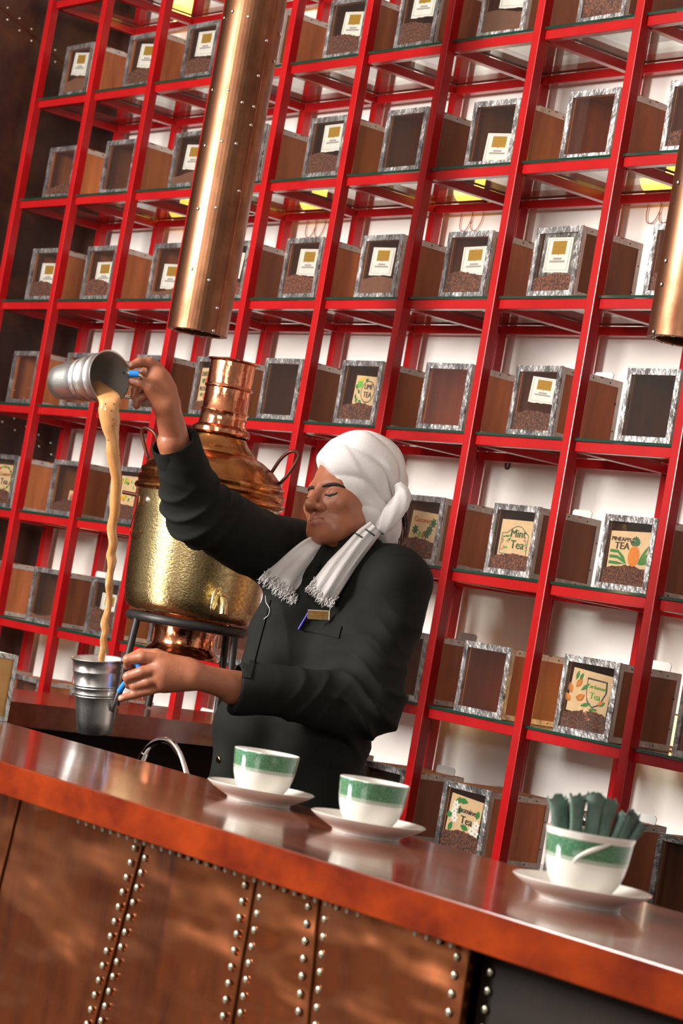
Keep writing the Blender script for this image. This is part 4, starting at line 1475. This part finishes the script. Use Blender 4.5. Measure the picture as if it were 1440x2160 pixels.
def hq(P):
    q = ((P - HO) @ HM) / HS
    q[:, 2] = np.where(q[:, 2] < 0, q[:, 2] / .90, q[:, 2])       # short lower face
    return q



def head_sdf(P):
    q = hq(P)
    x = q[:, 0]; ax = np.abs(x)
    s = q.copy(); s[:, 0] = ax
    d = ell(q, (0, -.016, .036), (.074, .094, .084))
    d = smin(d, ell(q, (0, .029, -.028), (.065, .061, .087)), .03)
    d = smin(d, ell(q, (0, .032, -.078), (.054, .052, .041)), .025)
    d = smin(d, cap(s, (.056, -.008, -.040), (.030, .055, -.092), .016, .017), .028)
    d = smin(d, ell(q, (0, .068, -.101), (.020, .017, .017)), .018)
    d = smin(d, ell(s, (.040, .056, -.026), (.024, .024, .022)), .022)
    d = smin(d, cap(s, (0, .080, .016), (.040, .068, .018), .011, .008), .016)
    # eye sockets, balls and lids
    d = smax(d, -ell(s, (.031, .096, -.002), (.019, .016, .0125)), .012)
    d = smin(d, ell(s, (.031, .0705, -.003), (.0155, .0150, .0125)), .004)
    d = smin(d, cap(s, (.016, .0845, -.0085), (.045, .0765, -.0075), .0026, .0022), .006)
    # nose
    d = smin(d, cap(q, (0, .086, .010), (0, .108, -.030), .0075, .0105), .012)
    d = smin(d, ell(q, (0, .1105, -.0365), (.0138, .0122, .0118)), .008)
    d = smin(d, ell(s, (.0155, .0950, -.0405), (.0108, .0130, .0098)), .006)
    d = smax(d, -ell(s, (.0068, .1015, -.0500), (.0042, .0070, .0040)), .003)
    # lips
    d = smin(d, ell(q, (0, .074, -.066), (.026, .020, .017)), .014)
    up_ = np.minimum(cap(s, (0, .0905, -.0635), (.012, .0880, -.0620), .0050, .0048), cap(s, (.012, .0880, -.0620), (.0245, .0775, -.0675), .0048, .0024))
    lo_ = np.minimum(cap(s, (0, .0895, -.0745), (.012, .0865, -.0740), .0062, .0056), cap(s, (.012, .0865, -.0740), (.0235, .0775, -.0690), .0056, .0024))
    d = smin(d, up_, .004); d = smin(d, lo_, .004)
    gr = np.minimum(cap(s, (0, .0985, -.0685), (.013, .0945, -.0680), .0022, .0022), cap(s, (.013, .0945, -.0680), (.026, .0790, -.0690), .0022, .0014))
    d = smax(d, -gr, .003)
    d = smin(d, ell(s, (.070, -.014, -.012), (.010, .018, .028)), .008)
    return d * HS


def neck_sdf(P):
    return cap(P, hw((0, -.020, -.070)), neck - ZV * .10 - FRO * .0, .054, .060)


def finger(P, pts, rad):
    d = None
    for k in range(len(pts) - 1):
        e = cap(P, pts[k], pts[k + 1], rad[k], rad[k + 1])
        d = e if d is None else smin(d, e, .003)
    return d


DL = 5.00       # depth of the lower hand


def hand_low(P):
    g = lambda x_, y_, dz=0.0: at_d(x_, y_, DL - dz)
    palm = smin(cap(P, g(405, 1423, -.002), g(345, 1418, .006), .026, .030), cap(P, g(392, 1432, -.002), g(348, 1440, .004), .024, .021), .02)
    palm = smin(palm, cap(P, g(392, 1410, -.002), g(338, 1397, .006), .022, .019), .02)
    d = palm
    F_ = [([(333, 1390, .014), (300, 1386, .020), (270, 1391, .014), (271, 1404, -.008), (287, 1409, -.020)], [.0125, .0120, .0112, .0095, .0088]),
          ([(336, 1409, .020), (300, 1417, .022), (270, 1428, .016), (272, 1443, -.006), (290, 1440, -.020)], [.0128, .0120, .0112, .0098, .0090]),
          ([(340, 1428, .016), (312, 1438, .018), (284, 1447, .012), (286, 1455, -.008), (302, 1448, -.020)], [.0122, .0112, .0104, .0092, .0086]),
          ([(346, 1447, .008), (318, 1456, .010), (284, 1465, .012), (256, 1473, .012)], [.0110, .0094, .0088, .0078])]
    for pts, rad in F_:
        d = smin(d, finger(P, [g(*q) for q in pts], rad), .0045)
    th = finger(P, [g(372, 1402, -.016), g(330, 1382, -.024), g(296, 1380, -.026), g(276, 1388, -.020)], [.017, .0135, .0120, .0105])
    d = smin(d, th, .008)
    return d


DU = 5.035


def hand_up(P):
    g = lambda x_, y_, dz=0.0: at_d(x_, y_, DU - dz)
    d = smin(cap(P, g(352, 850, 0), g(334, 806, -.004), .025, .026), cap(P, g(348, 822, -.008), g(326, 776, -.012), .022, .015), .018)
    d = smin(d, cap(P, g(338, 846, .004), g(322, 824, .012), .018, .017), .015)
    # index finger over the strap, thumb under it, the others curled behind
    F_ = [([(331, 776, -.010), (316, 765, -.002), (294, 764, .008), (277, 771, .014)], [.0125, .0112, .0100, .0086]),
          ([(330, 790, -.016), (306, 786, -.022), (288, 790, -.026), (282, 802, -.022)], [.0125, .0110, .0098, .0086]),
          ([(330, 806, -.018), (304, 812, -.028), (286, 822, -.030), (283, 836, -.024)], [.0120, .0106, .0096, .0084]),
          ([(332, 822, -.016), (308, 834, -.026), (292, 844, -.026), (288, 856, -.020)], [.0112, .0096, .0086, .0076])]
    for pts, rad in F_:
        d = smin(d, finger(P, [g(*q) for q in pts], rad), .0045)
    th = finger(P, [g(336, 832, .012), g(318, 815, .024), g(298, 806, .026), g(280, 804, .022)], [.0180, .0140, .0122, .0105])
    d = smin(d, th, .010)
    return d


def near_ball(P, c, r): return np.linalg.norm(P - c, axis=1) < r


def body_sdf(P):
    d = cap(P, cu_r + (el_r - cu_r) * .25, at_d(352, 856, DU), .033, .027)
    d = np.minimum(d, cap(P, el_r, cu_r, .036, .033))
    d = np.minimum(d, cap(P, sh_r, el_r, .045, .038))
    d = np.minimum(d, cap(P, el_l, cu_l, .037, .034)); d = smin(d, cap(P, cu_l + (el_l - cu_l) * .1, at_d(412, 1425, DL), .034, .0265), .01)
    d = np.minimum(d, cap(P, sh_l, el_l, .046, .038))
    d = smin(d, cap(P, sh_r, sh_l, .05, .05), .03)
    d = smin(d, cap(P, chest - FRO * .02, belly - FRO * .02, .070, .060), .03)
    d = smin(d, cap(P, chest - LAT * .05 - FRO * .03, chest + LAT * .05 - FRO * .03, .065, .065), .03)
    d = smin(d, neck_sdf(P), .03)
    for c, r, fn, k in ((hw((0, 0, -.01)), .24, head_sdf, .022), (at_d(330, 1425, DL), .17, hand_low, .012), (at_d(320, 810, DU), .15, hand_up, .012)):
        mk = near_ball(P, c, r)
        if mk.any():
            d[mk] = smin(d[mk], fn(P[mk]), k)
    return d


person = tag(empty('person', (float(hip[0]), float(hip[1]), 0.0)), 'person in black jacket and white headscarf pouring tea behind the bar', 'person')
PB = np.array([hip[0], hip[1], 0.0])
pts = np.array([sh_r, sh_l, el_r, wr_r, el_l, wr_l, at_d(255, 1470, DL), at_d(275, 760, DU), hw((0, .12, .13)), hw((0, -.12, .13)), belly, hip])
lo = pts.min(0) - .13; hi = pts.max(0) + .13
lo[2] = belly[2] - .13
Vb, Fb = sdf_mesh(body_sdf, lo, hi, .0026)
Vb = relax(Vb, Fb, 2, .35)
# lips and finger nails by place on the body
fc = Vb[Fb].mean(1)
ql = hq(fc)
sl = ql.copy(); sl[:, 0] = np.abs(sl[:, 0])
lipd = np.minimum(np.minimum(cap(sl, (0, .0915, -.0625), (.012, .0890, -.0610), .0045, .0045), cap(sl, (.012, .0890, -.0610), (.0245, .0785, -.0675), .0045, .002)),
                  np.minimum(cap(sl, (0, .0905, -.0750), (.012, .0875, -.0745), .0062, .0056), cap(sl, (.012, .0875, -.0745), (.0235, .0785, -.0690), .0056, .002)))
midx = np.where(lipd < .0012, 1, 0)
nl = np.minimum(ell(fc, at_d(277, 803, DU - .032), (.0070, .0070, .0060)), np.minimum(ell(fc, at_d(254, 1472, DL - .021), (.0058, .0058, .0050)), ell(fc, at_d(274, 769, DU - .022), (.005, .005, .005))))
midx = np.where(nl < 0, 2, midx)
# hidden part under the jacket keeps the body in one piece
body_o = obj('body', np_mesh('body', Vb - PB, Fb, ['skin', 'lips', 'nailskin'], midx), person)

# ------------------------------------------------------------------ eyes, brows
def on_head(path, lift=0.0):
    return [tuple(hw((q[0], q[1] + lift, q[2])) - PB) for q in path]


bvh_body = BVHTree.FromPolygons([tuple(v) for v in Vb], [tuple(int(i) for i in f) for f in Fb])


def face_pt(x, z, lift=.0005):
    o_ = hw((x, .2, z)); r = bvh_body.ray_cast(Vector(o_), Vector(-hf), .3)
    p = np.array(r[0]) if r[0] is not None else hw((x, .085, z))
    return p + hf * lift


for sg in (-1, 1):
    br = [face_pt(sg * x, z, -.0008) - PB for x, z in ((.011, .0095), (.020, .0125), (.032, .0140), (.044, .0125), (.053, .0080))]
    MB().tube(spline(br, 18), list(.0042 * np.sin(np.linspace(.35, 2.85, 18)) ** .7), 8, 0, True).build('eyebrow', 'brow_hair', person, True)
    la = [face_pt(sg * x, z, .0002) - PB for x, z in ((.0165, -.0077), (.024, -.0095), (.032, -.0099), (.040, -.0086), (.0465, -.0054))]
    MB().tube(spline(la, 18), list(.0024 * np.sin(np.linspace(.5, 2.7, 18)) ** .6), 8, 0, True).build('eyelashes', 'hair', person, True)
    ew = [face_pt(sg * x, z, -.0002) - PB for x, z in ((.021, -.0112), (.030, -.0122), (.040, -.0110))]
    MB().tube(spline(ew, 12), list(.0018 * np.sin(np.linspace(.4, 2.75, 12))), 8, 0, True).build('eye', 'eyewhite', person, True)
    ir = [face_pt(sg * x, z, .0004) - PB for x, z in ((.0255, -.0112), (.030, -.0118), (.0345, -.0112))]
    MB().tube(spline(ir, 8), .0016, 8, 0, True).build('iris', 'hair', person, True)

# ------------------------------------------------------------------ jacket
cut_r = (wr_r - el_r) / np.linalg.norm(wr_r - el_r)
cut_l = (wr_l - el_l) / np.linalg.norm(wr_l - el_l)


def jacket_sdf(P):
    d = cap(P, chest - LAT * .098 + ZV * .02, belly - LAT * .074, .098, .090)
    d = smin(d, cap(P, chest + LAT * .085 + ZV * .0, belly + LAT * .072, .096, .090), .06)
    d = smin(d, cap(P, belly - LAT * .074, hip - LAT * .078 - ZV * .05, .090, .100), .05)
    d = smin(d, cap(P, belly + LAT * .072, hip + LAT * .076 - ZV * .05, .090, .102), .05)
    d = smin(d, cap(P, sh_r, neck - ZV * .035, .064, .070), .05)
    d = smin(d, cap(P, sh_l, neck - ZV * .045, .068, .070), .05)
    # sleeves
    ar_ = smin(cap(P, sh_r - ZV * .014, el_r, .082, .063), cap(P, el_r, cu_r + cut_r * .03, .062, .049), .035)
    ar_ = smax(ar_, (P - cu_r) @ cut_r, .004)
    inn = smax(cap(P, el_r + (cu_r - el_r) * .5, cu_r + cut_r * .05, .040, .0425), -((P - (cu_r - cut_r * .055)) @ cut_r), .004)
    ar_ = smax(ar_, -inn, .003)
    al_ = smin(cap(P, sh_l, el_l, .074, .072), cap(P, el_l, cu_l + cut_l * .03, .069, .051), .04)
    al_ = smax(al_, (P - cu_l) @ cut_l, .004)
    inn = smax(cap(P, el_l + (cu_l - el_l) * .5, cu_l + cut_l * .05, .040, .0435), -((P - (cu_l - cut_l * .045)) @ cut_l), .004)
    al_ = smax(al_, -inn, .003)
    d = smin(d, ar_, .045)
    d = smin(d, al_, .030)
    # standing collar
    nx = neck + ZV * .028 + (hw((0, -.02, -.09)) - neck) * .12
    dn = (hw((0, -.02, -.07)) - neck); dn = dn / np.linalg.norm(dn)
    col = np.maximum(cap(P, neck - dn * .05, nx + dn * .05, .074, .069), (P - (nx + dn * .012)) @ dn)
    col = smax(col, -cap(P, neck - dn * .02, nx + dn * .1, .062, .062), .004)
    fo = (P - neck) @ FRO
    la_ = np.abs((P - neck) @ (LAT * .96 - RH * .1))
    col = np.maximum(col, -np.maximum(la_ - .012, -(fo - .02)))
    d = smin(d, col, .012)
    return d


pts = np.array([sh_r, sh_l, el_r, cu_r, el_l, cu_l, hip, neck])
lo = pts.min(0) - .16; hi = pts.max(0) + .16
lo[2] = .80
Vj, Fj = sdf_mesh(jacket_sdf, lo, hi, .0046)
Nj = vnormals(Vj, Fj)


def seg_t(P, a, b_):
    ba = b_ - a
    return np.clip(((P - a) @ ba) / (ba @ ba), -.3, 1.3), np.linalg.norm(P - a - np.clip(((P - a) @ ba) / (ba @ ba), 0, 1)[:, None] * ba, axis=1)


def folds(P):
    out = np.zeros(len(P))
    def ridge(x): return (1 - np.abs(np.sin(x))) ** 1.6
    a1 = P @ (RH * .7 + ZV * .7); a2 = P @ (RH * .6 - ZV * .8 + TH * .3); a3 = P @ (TH * .8 + ZV * .6)
    wob = .8 * np.sin(a3 * 31) + .6 * np.sin(a2 * 17 + 1)
    # generic soft cloth undulation
    out += .0024 * np.sin(a1 * 38 + wob) + .0018 * np.sin(a2 * 52 + 1.3 * np.sin(a1 * 20))
    # crumples gathered at the elbows and arm holes
    for c, r, amp, dr in ((el_r, .125, .0120, el_r - sh_r), (el_l, .14, .0140, el_l - sh_l), (sh_r + (el_r - sh_r) * .28, .10, .0070, el_r - sh_r), (sh_l + (el_l - sh_l) * .45, .11, .0085, el_l - sh_l),
                          (el_l + (cu_l - el_l) * .45, .10, .0075, cu_l - el_l), (el_r + (cu_r - el_r) * .5, .08, .0045, cu_r - el_r), (sh_r - LAT * (-.05) - ZV * .09, .09, .0065, LAT - ZV * .6)):
        w = np.exp(-(np.linalg.norm(P - c, axis=1) / (r * .62)) ** 2)
        u = dr / np.linalg.norm(dr)
        s_ = (P - c) @ u
        sd = (P - c) @ np.cross(u, TH)
        out += amp * w * (ridge(s_ * 62 + sd * 22 + .9 * np.sin(sd * 40 + s_ * 12)) - .35)
    # drag lines from the raised shoulder down the chest
    w = np.exp(-(np.linalg.norm(P - (chest - LAT * .09), axis=1) / .10) ** 2)
    out += .0050 * w * (ridge((P @ (RH * .95 + ZV * .25)) * 40 + .6 * np.sin(P[:, 2] * 14)) - .4)
    w = np.exp(-(np.linalg.norm(P - belly, axis=1) / .13) ** 2)
    out += .0035 * w * np.sin((P @ (ZV * .9 + RH * .4)) * 55 + np.sin((P @ RH) * 25))
    return out


Vj = Vj + Nj * (1.7 * folds(Vj))[:, None]
Vj = relax(Vj, Fj, 1, .4)
jac = obj('jacket', np_mesh('jacket', Vj - PB, Fj, ['jacket_cloth']), person)
bvh_j = BVHTree.FromPolygons([tuple(v) for v in Vj], [tuple(int(i) for i in f) for f in Fj])


def hit(px, py, lift=.0):
    """point of the jacket seen at this place of the photo, lifted off the cloth"""
    d = ray(px, py); d = d / np.linalg.norm(d)
    r = bvh_j.ray_cast(Vector(CAM), Vector(d), 9)
    if r[0] is None: return at_d(px, py, D0 - .1), -FW
    n = np.array(r[1])
    if n @ d > 0: n = -n
    return np.array(r[0]) + n * lift - d * lift * .3, n


def patch(quad, nu, nv, lift, th, name, mat, parent=jac):
    """thin cloth patch lying on the jacket, corners given in photo pixels (TL,TR,BR,BL)"""
    TL, TR, BR, BL = [np.array(q, float) for q in quad]
    top = []; bot = []
    for j in range(nv + 1):
        for i in range(nu + 1):
            u, v = i / nu, j / nv
            q = (TL * (1 - u) + TR * u) * (1 - v) + (BL * (1 - u) + BR * u) * v
            p, n = hit(q[0], q[1], lift)
            top.append(p + n * th - PB); bot.append(p - n * .004 - PB)
    N = len(top); W1 = nu + 1
    fs = []
    for j in range(nv):
        for i in range(nu):
            k = j * W1 + i
            fs.append((k, k + W1, k + W1 + 1, k + 1))
    for i in range(nu):
        fs.append((i, i + 1, N + i + 1, N + i)); k = nv * W1 + i; fs.append((k + 1, k, N + k, N + k + 1))
    for j in range(nv):
        k = j * W1; fs.append((k + W1, k, N + k, N + k + W1)); k += nu; fs.append((k, k + W1, N + k + W1, N + k))
    return MB().add(top + bot, fs).build(name, mat, parent, True, 40)


patch(((634, 1302), (722, 1322), (716, 1346), (632, 1328)), 10, 4, .0010, .0022, 'pocket_flap', 'jacket_cloth')
patch(((556, 1262), (572, 1266), (528, 1432), (506, 1428)), 4, 22, .0008, .0022, 'front_placket', 'jacket_cloth')
for (x_, y_) in ((462, 1602), (672, 1192), (688, 1196)):
    p, n = hit(x_, y_, .001)
    o = obj('button', MB().lathe([(.0075, 0), (.0075, .002), (.006, .0034), (.003, .0030), (.0001, .0028)], 16).mesh('button', 'brass_tap' if y_ > 1500 else 'jacket_inside', True), jac)
    o.matrix_local = axis_frame(p - PB, n)
    if y_ < 1500: o.scale = (.5, .5, .6)
# name badge and pen at the chest pocket
p, n = hit(681, 1290, .022)
bx = CR * .985 - CU * .05; bz = np.cross(bx, n)
ba = empty('name_badge', tuple(p - PB)); ba.parent = jac
b = MB(); b.box(-.0240, .0240, -.0105, .0105, 0, .0022, 0, frame((0, 0, 0), bx, -bz / np.linalg.norm(bz), n))
b.build('plate', 'badge_gold', ba)
b = MB()
for (u0, u1, v0, v1) in ((.0215, .024, -.0105, .0105), (-.024, .024, .0093, .0105)):
    b.box(u0, u1, v0, v1, .0021, .0027, 0, frame((0, 0, 0), bx, -bz / np.linalg.norm(bz), n))
b.build('border', 'print_white', ba)
b = MB()
for (u0, u1, v0, v1) in ((-.012, .017, .0045, .0062), (-.006, .008, -.0010, .0008), (-.004, .010, -.0062, -.0048)):
    b.box(u0, u1, v0, v1, .0021, .0025, 0, frame((0, 0, 0), bx, -bz / np.linalg.norm(bz), n))
b.build('engraving', 'print_brown', ba)
p0, n0 = hit(654, 1287, .006); p1, n1 = hit(630, 1327, .004)
b = MB().tube([tuple(p0 - PB), tuple(p1 - PB)], .0026, 10); b.build('pen', 'pen_blue', jac, True, 40)
p2, n2 = hit(656, 1290, .010); p3, n3 = hit(650, 1300, .009)
MB().tube([tuple(p2 - PB), tuple(p3 - PB)], .0016, 8).build('pen_clip', 'print_white', jac, True, 40)

# ------------------------------------------------------------------ headscarf
KN = np.array([-.062, -.085, -.030])          # the knot at the near side behind the ear


def scarf_sdf(P):
    q = ((P - HO) @ HM) / HS
    d = ell(q, (0, -.020, .042), (.0875, .1085, .0965))
    d = smin(d, ell(q, (0, -.040, .074), (.078, .090, .086)), .03)
    d = smin(d, ell(q, (-.010, -.052, -.026), (.072, .056, .064)), .04)
    d = smin(d, cap(q, (-.056, -.012, -.036), (-.050, -.070, -.056), .030, .030), .03)
    # edge from the brow down past the ear
    e = q[:, 1] * .794 - q[:, 2] * .608 - .0222 + .58 * q[:, 0]
    d = smax(d, e, .006)
    d = smax(d, -(q[:, 2] + .118), .01)
    # hollow for the head so that the cloth is a wrap, not a lump
    return d * HS


cs = hw((0, -.02, .03))
Vs, Fs = sdf_mesh(scarf_sdf, cs - .19, cs + .19, .0032)
Ns = vnormals(Vs, Fs)
q = ((Vs - HO) @ HM) / HS
rel = q - KN
dist = np.linalg.norm(rel, axis=1)
angk = np.arctan2(rel[:, 2], rel[:, 1])
side = 1 / (1 + np.exp((q[:, 0] - .03) / .02))
fold = (1 - np.abs(np.sin(angk * 7.5 + .5 * np.sin(dist * 40)))) ** 2.2
amp = .0130 * np.exp(-((dist - .10) / .075) ** 2) * side * np.clip((angk + .15) / .5, 0, 1) * np.clip((2.35 - angk) / .5, 0, 1)
dsp = amp * (.42 - fold) + .0012 * np.sin(q[:, 1] * 60 + q[:, 2] * 50)
# overlapped band from the brow to the knot
bnd = (q[:, 1] * .794 - q[:, 2] * .608 - .0222 + .58 * q[:, 0])
dsp += .0035 / (1 + np.exp((-.060 - bnd) / .0025)) * side
Vs = Vs + Ns * dsp[:, None]
Vs = relax(Vs, Fs, 1, .4)
scarf = obj('headscarf', np_mesh('headscarf', Vs - PB, Fs, ['white_cloth']), person)


# the twisted knot and hair behind it
def twist(path, rad, seg=20, lob=3, tw=8.0, nm='scarf_knot', flat=(1, .8), par=None):
    P_ = spline(path, 40); R__ = np.interp(np.linspace(0, 1, 40), np.linspace(0, 1, len(rad)), rad)
    b = MB(); b.tube([tuple(x) for x in P_], list(R__), seg, 0, True, flat)
    for i in range(40):
        c = P_[i]
        for k in range(seg):
            v = np.array(b.v[i * seg + k]); a = 2 * math.pi * k / seg
            s = 1 + .09 * math.sin(lob * a + tw * i / 40)
            b.v[i * seg + k] = tuple(c + (v - c) * s)
    return b.build(nm, 'white_cloth', par, True)


k0 = [at_d(*q_) for q_ in ((838, 1020, D0 - .030), (848, 1042, D0 - .034), (842, 1064, D0 - .042), (826, 1086, D0 - .052), (810, 1106, D0 - .060), (800, 1122, D0 - .065))]
twist([x - PB for x in k0], [.008, .018, .022, .022, .019, .012], par=scarf, lob=5, tw=14.0)
b = MB()
r2 = random.Random(8)
for k in range(60):
    a_ = hw((r2.uniform(-.05, .03), -.118 + r2.uniform(-.006, .004), r2.uniform(-.02, .05)))
    e_ = a_ + np.array(hw((r2.uniform(-.01, .01), -.010, -.075)) - hw((0, 0, 0))) * r2.uniform(.6, 1.0)
    m_ = (a_ + e_) / 2 - hf * .006
    b.tube([tuple(a_ - PB), tuple(m_ - PB), tuple(e_ - PB)], [.0024, .002, .0005], 5)
b.build('hair', 'hair', person, True)

# hanging ends of the scarf with fringe
def tail(pathpx, hw_px, lifts, nm, wave):
    n = 46
    pp = spline(pathpx, n); ww = np.interp(np.linspace(0, 1, n), np.linspace(0, 1, len(hw_px)), hw_px)
    hd = lambda x_: (hit(x_[0], x_[1], 0)[0] - CAM) @ FW
    cd = [lifts[k] if lifts[k] else hd(pathpx[k]) for k in range(len(pathpx))]
    fr = np.interp(np.linspace(0, 1, n), np.linspace(0, 1, len(cd)), cd)
    hh = np.array([hd(pp[i]) for i in range(n)])
    keep = np.linspace(0, 1, n) > .42
    fr = np.where(keep, np.minimum(fr, hh), fr)
    fr = np.convolve(np.pad(fr, 5, mode='edge'), np.ones(11) / 11, mode='valid')
    seg = 34
    vs = []
    ends = []
    for i in range(n):
        t = pp[min(i + 1, n - 1)] - pp[max(i - 1, 0)]; t = t[:2] / np.linalg.norm(t[:2]); nn = np.array([-t[1], t[0]])
        dd = fr[i] - .020
        row = []
        for k in range(seg):
            a = 2 * math.pi * k / seg
            u = math.cos(a); v = math.sin(a)
            fold_ = .0035 * math.sin(u * wave + i * .09) + .0020 * math.sin(u * wave * 2.1 + 1)
            px_ = pp[i][:2] + nn * (u * ww[i])
            thick = .0105 * v * (1 - .25 * u * u)
            row.append(at_d(px_[0], px_[1], dd + .008 * u * u - thick - (fold_ if v > 0 else 0)) - PB)
        vs += row
        if i == n - 1: ends = row
    fs = [(i * seg + k, i * seg + (k + 1) % seg, (i + 1) * seg + (k + 1) % seg, (i + 1) * seg + k) for i in range(n - 1) for k in range(seg)]
    fs.append(tuple(range(seg))); fs.append(tuple((n - 1) * seg + k for k in range(seg - 1, -1, -1)))
    o = MB().add(vs, fs).build('scarf_end', 'white_cloth', scarf, True)
    t = pp[-1] - pp[-4]; t = t[:2] / np.linalg.norm(t[:2]); nn = np.array([-t[1], t[0]])
    b = MB(); r2 = random.Random(len(pathpx) * 3 + int(wave))
    for k in range(150):
        s0 = r2.uniform(0, 1) ** .6
        u = r2.uniform(-1, 1)
        st_ = pp[int((n - 1) * (.80 + .2 * s0))][:2] + nn * (u * ww[-1] * 1.02)
        L = r2.uniform(8, 19)
        dr = t + nn * r2.uniform(-.45, .45)
        pts_ = []
        for q_ in range(5):
            x_ = st_ + dr * L * q_ / 4 + nn * r2.uniform(-2, 2)
            pts_.append(at_d(x_[0], x_[1], fr[-1] - .030 - r2.uniform(0, .006) + .004 * q_ / 4) - PB)
        b.tube([tuple(x) for x in pts_], [.0011, .0012, .0011, .0009, .0005], 4)
    if wave < 8:
        c1 = spline([(562, 1258), (563, 1272), (570, 1284), (567, 1298), (558, 1306)], 16)
        b.tube([tuple(hit(x[0], x[1], .003)[0] - PB) for x in c1], .0007, 5)
    tag(b.build('fringe', 'white_cloth', o, True), kind='stuff')
    return pp, fr


tail([(716, 1132), (690, 1146), (656, 1166), (624, 1198), (600, 1226), (586, 1244)], [22, 26, 31, 36, 42, 45], [D0 + .03, D0 + .0, None, None, None, None], 'a', 7.0)
pp2, fr2 = tail([(792, 1112), (770, 1134), (740, 1170), (714, 1202), (690, 1236), (674, 1258)], [17, 22, 25, 29, 31, 32], [D0 - .075, D0 - .085, None, None, None, None], 'b', 9.0)
# dark stripes woven into the near end
for (xa, ya, xb, yb) in ((748, 1124, 764, 1134), (770, 1116, 790, 1130)):
    i_ = 9 if xa < 760 else 5
    pa = at_d(xa, ya, fr2[i_] - .032) - PB; pb = at_d(xb, yb, fr2[i_] - .032) - PB
    MB().tube([tuple(pa), tuple((pa + pb) / 2 + TH * .004), tuple(pb)], .0018, 6).build('woven_stripe', 'stripe_cloth', scarf, True)

# ------------------------------------------------------------------ trousers and shoes (hidden by the bar, he stands on the floor)
def leg_sdf(P):
    d = None
    for sg in (-1, 1):
        a = np.array([hip[0], hip[1], .90]) + LAT * (.085 * sg); k = a.copy(); k[2] = .48; k = k + FRO * .02; f = a.copy(); f[2] = .07
        e = smin(cap(P, a, k, .088, .068), cap(P, k, f, .066, .056), .03)
        d = e if d is None else smin(d, e, .03)
    return d


cl = np.array([hip[0], hip[1], 0])
Vl, Fl = sdf_mesh(leg_sdf, cl + np.array([-.26, -.26, .0]), cl + np.array([.26, .26, 1.02]), .011)
obj('trousers', np_mesh('trousers', Vl - PB, Fl, ['trouser_cloth']), person)
for sg in (-1, 1):
    f = np.array([hip[0], hip[1], 0]) + LAT * (.085 * sg) - PB
    b = MB(); b.ball((0, 0, 0), 1, 20, 10, 0, (1, 1, 1), -.55)
    T = frame(tuple(f + FRO * .05 + ZV * .045), LAT * .048, FRO * .135, ZV * .075)
    b.v = [tuple(T @ Vector(q)) for q in b.v]
    b.build('shoe', 'iron', person, True)
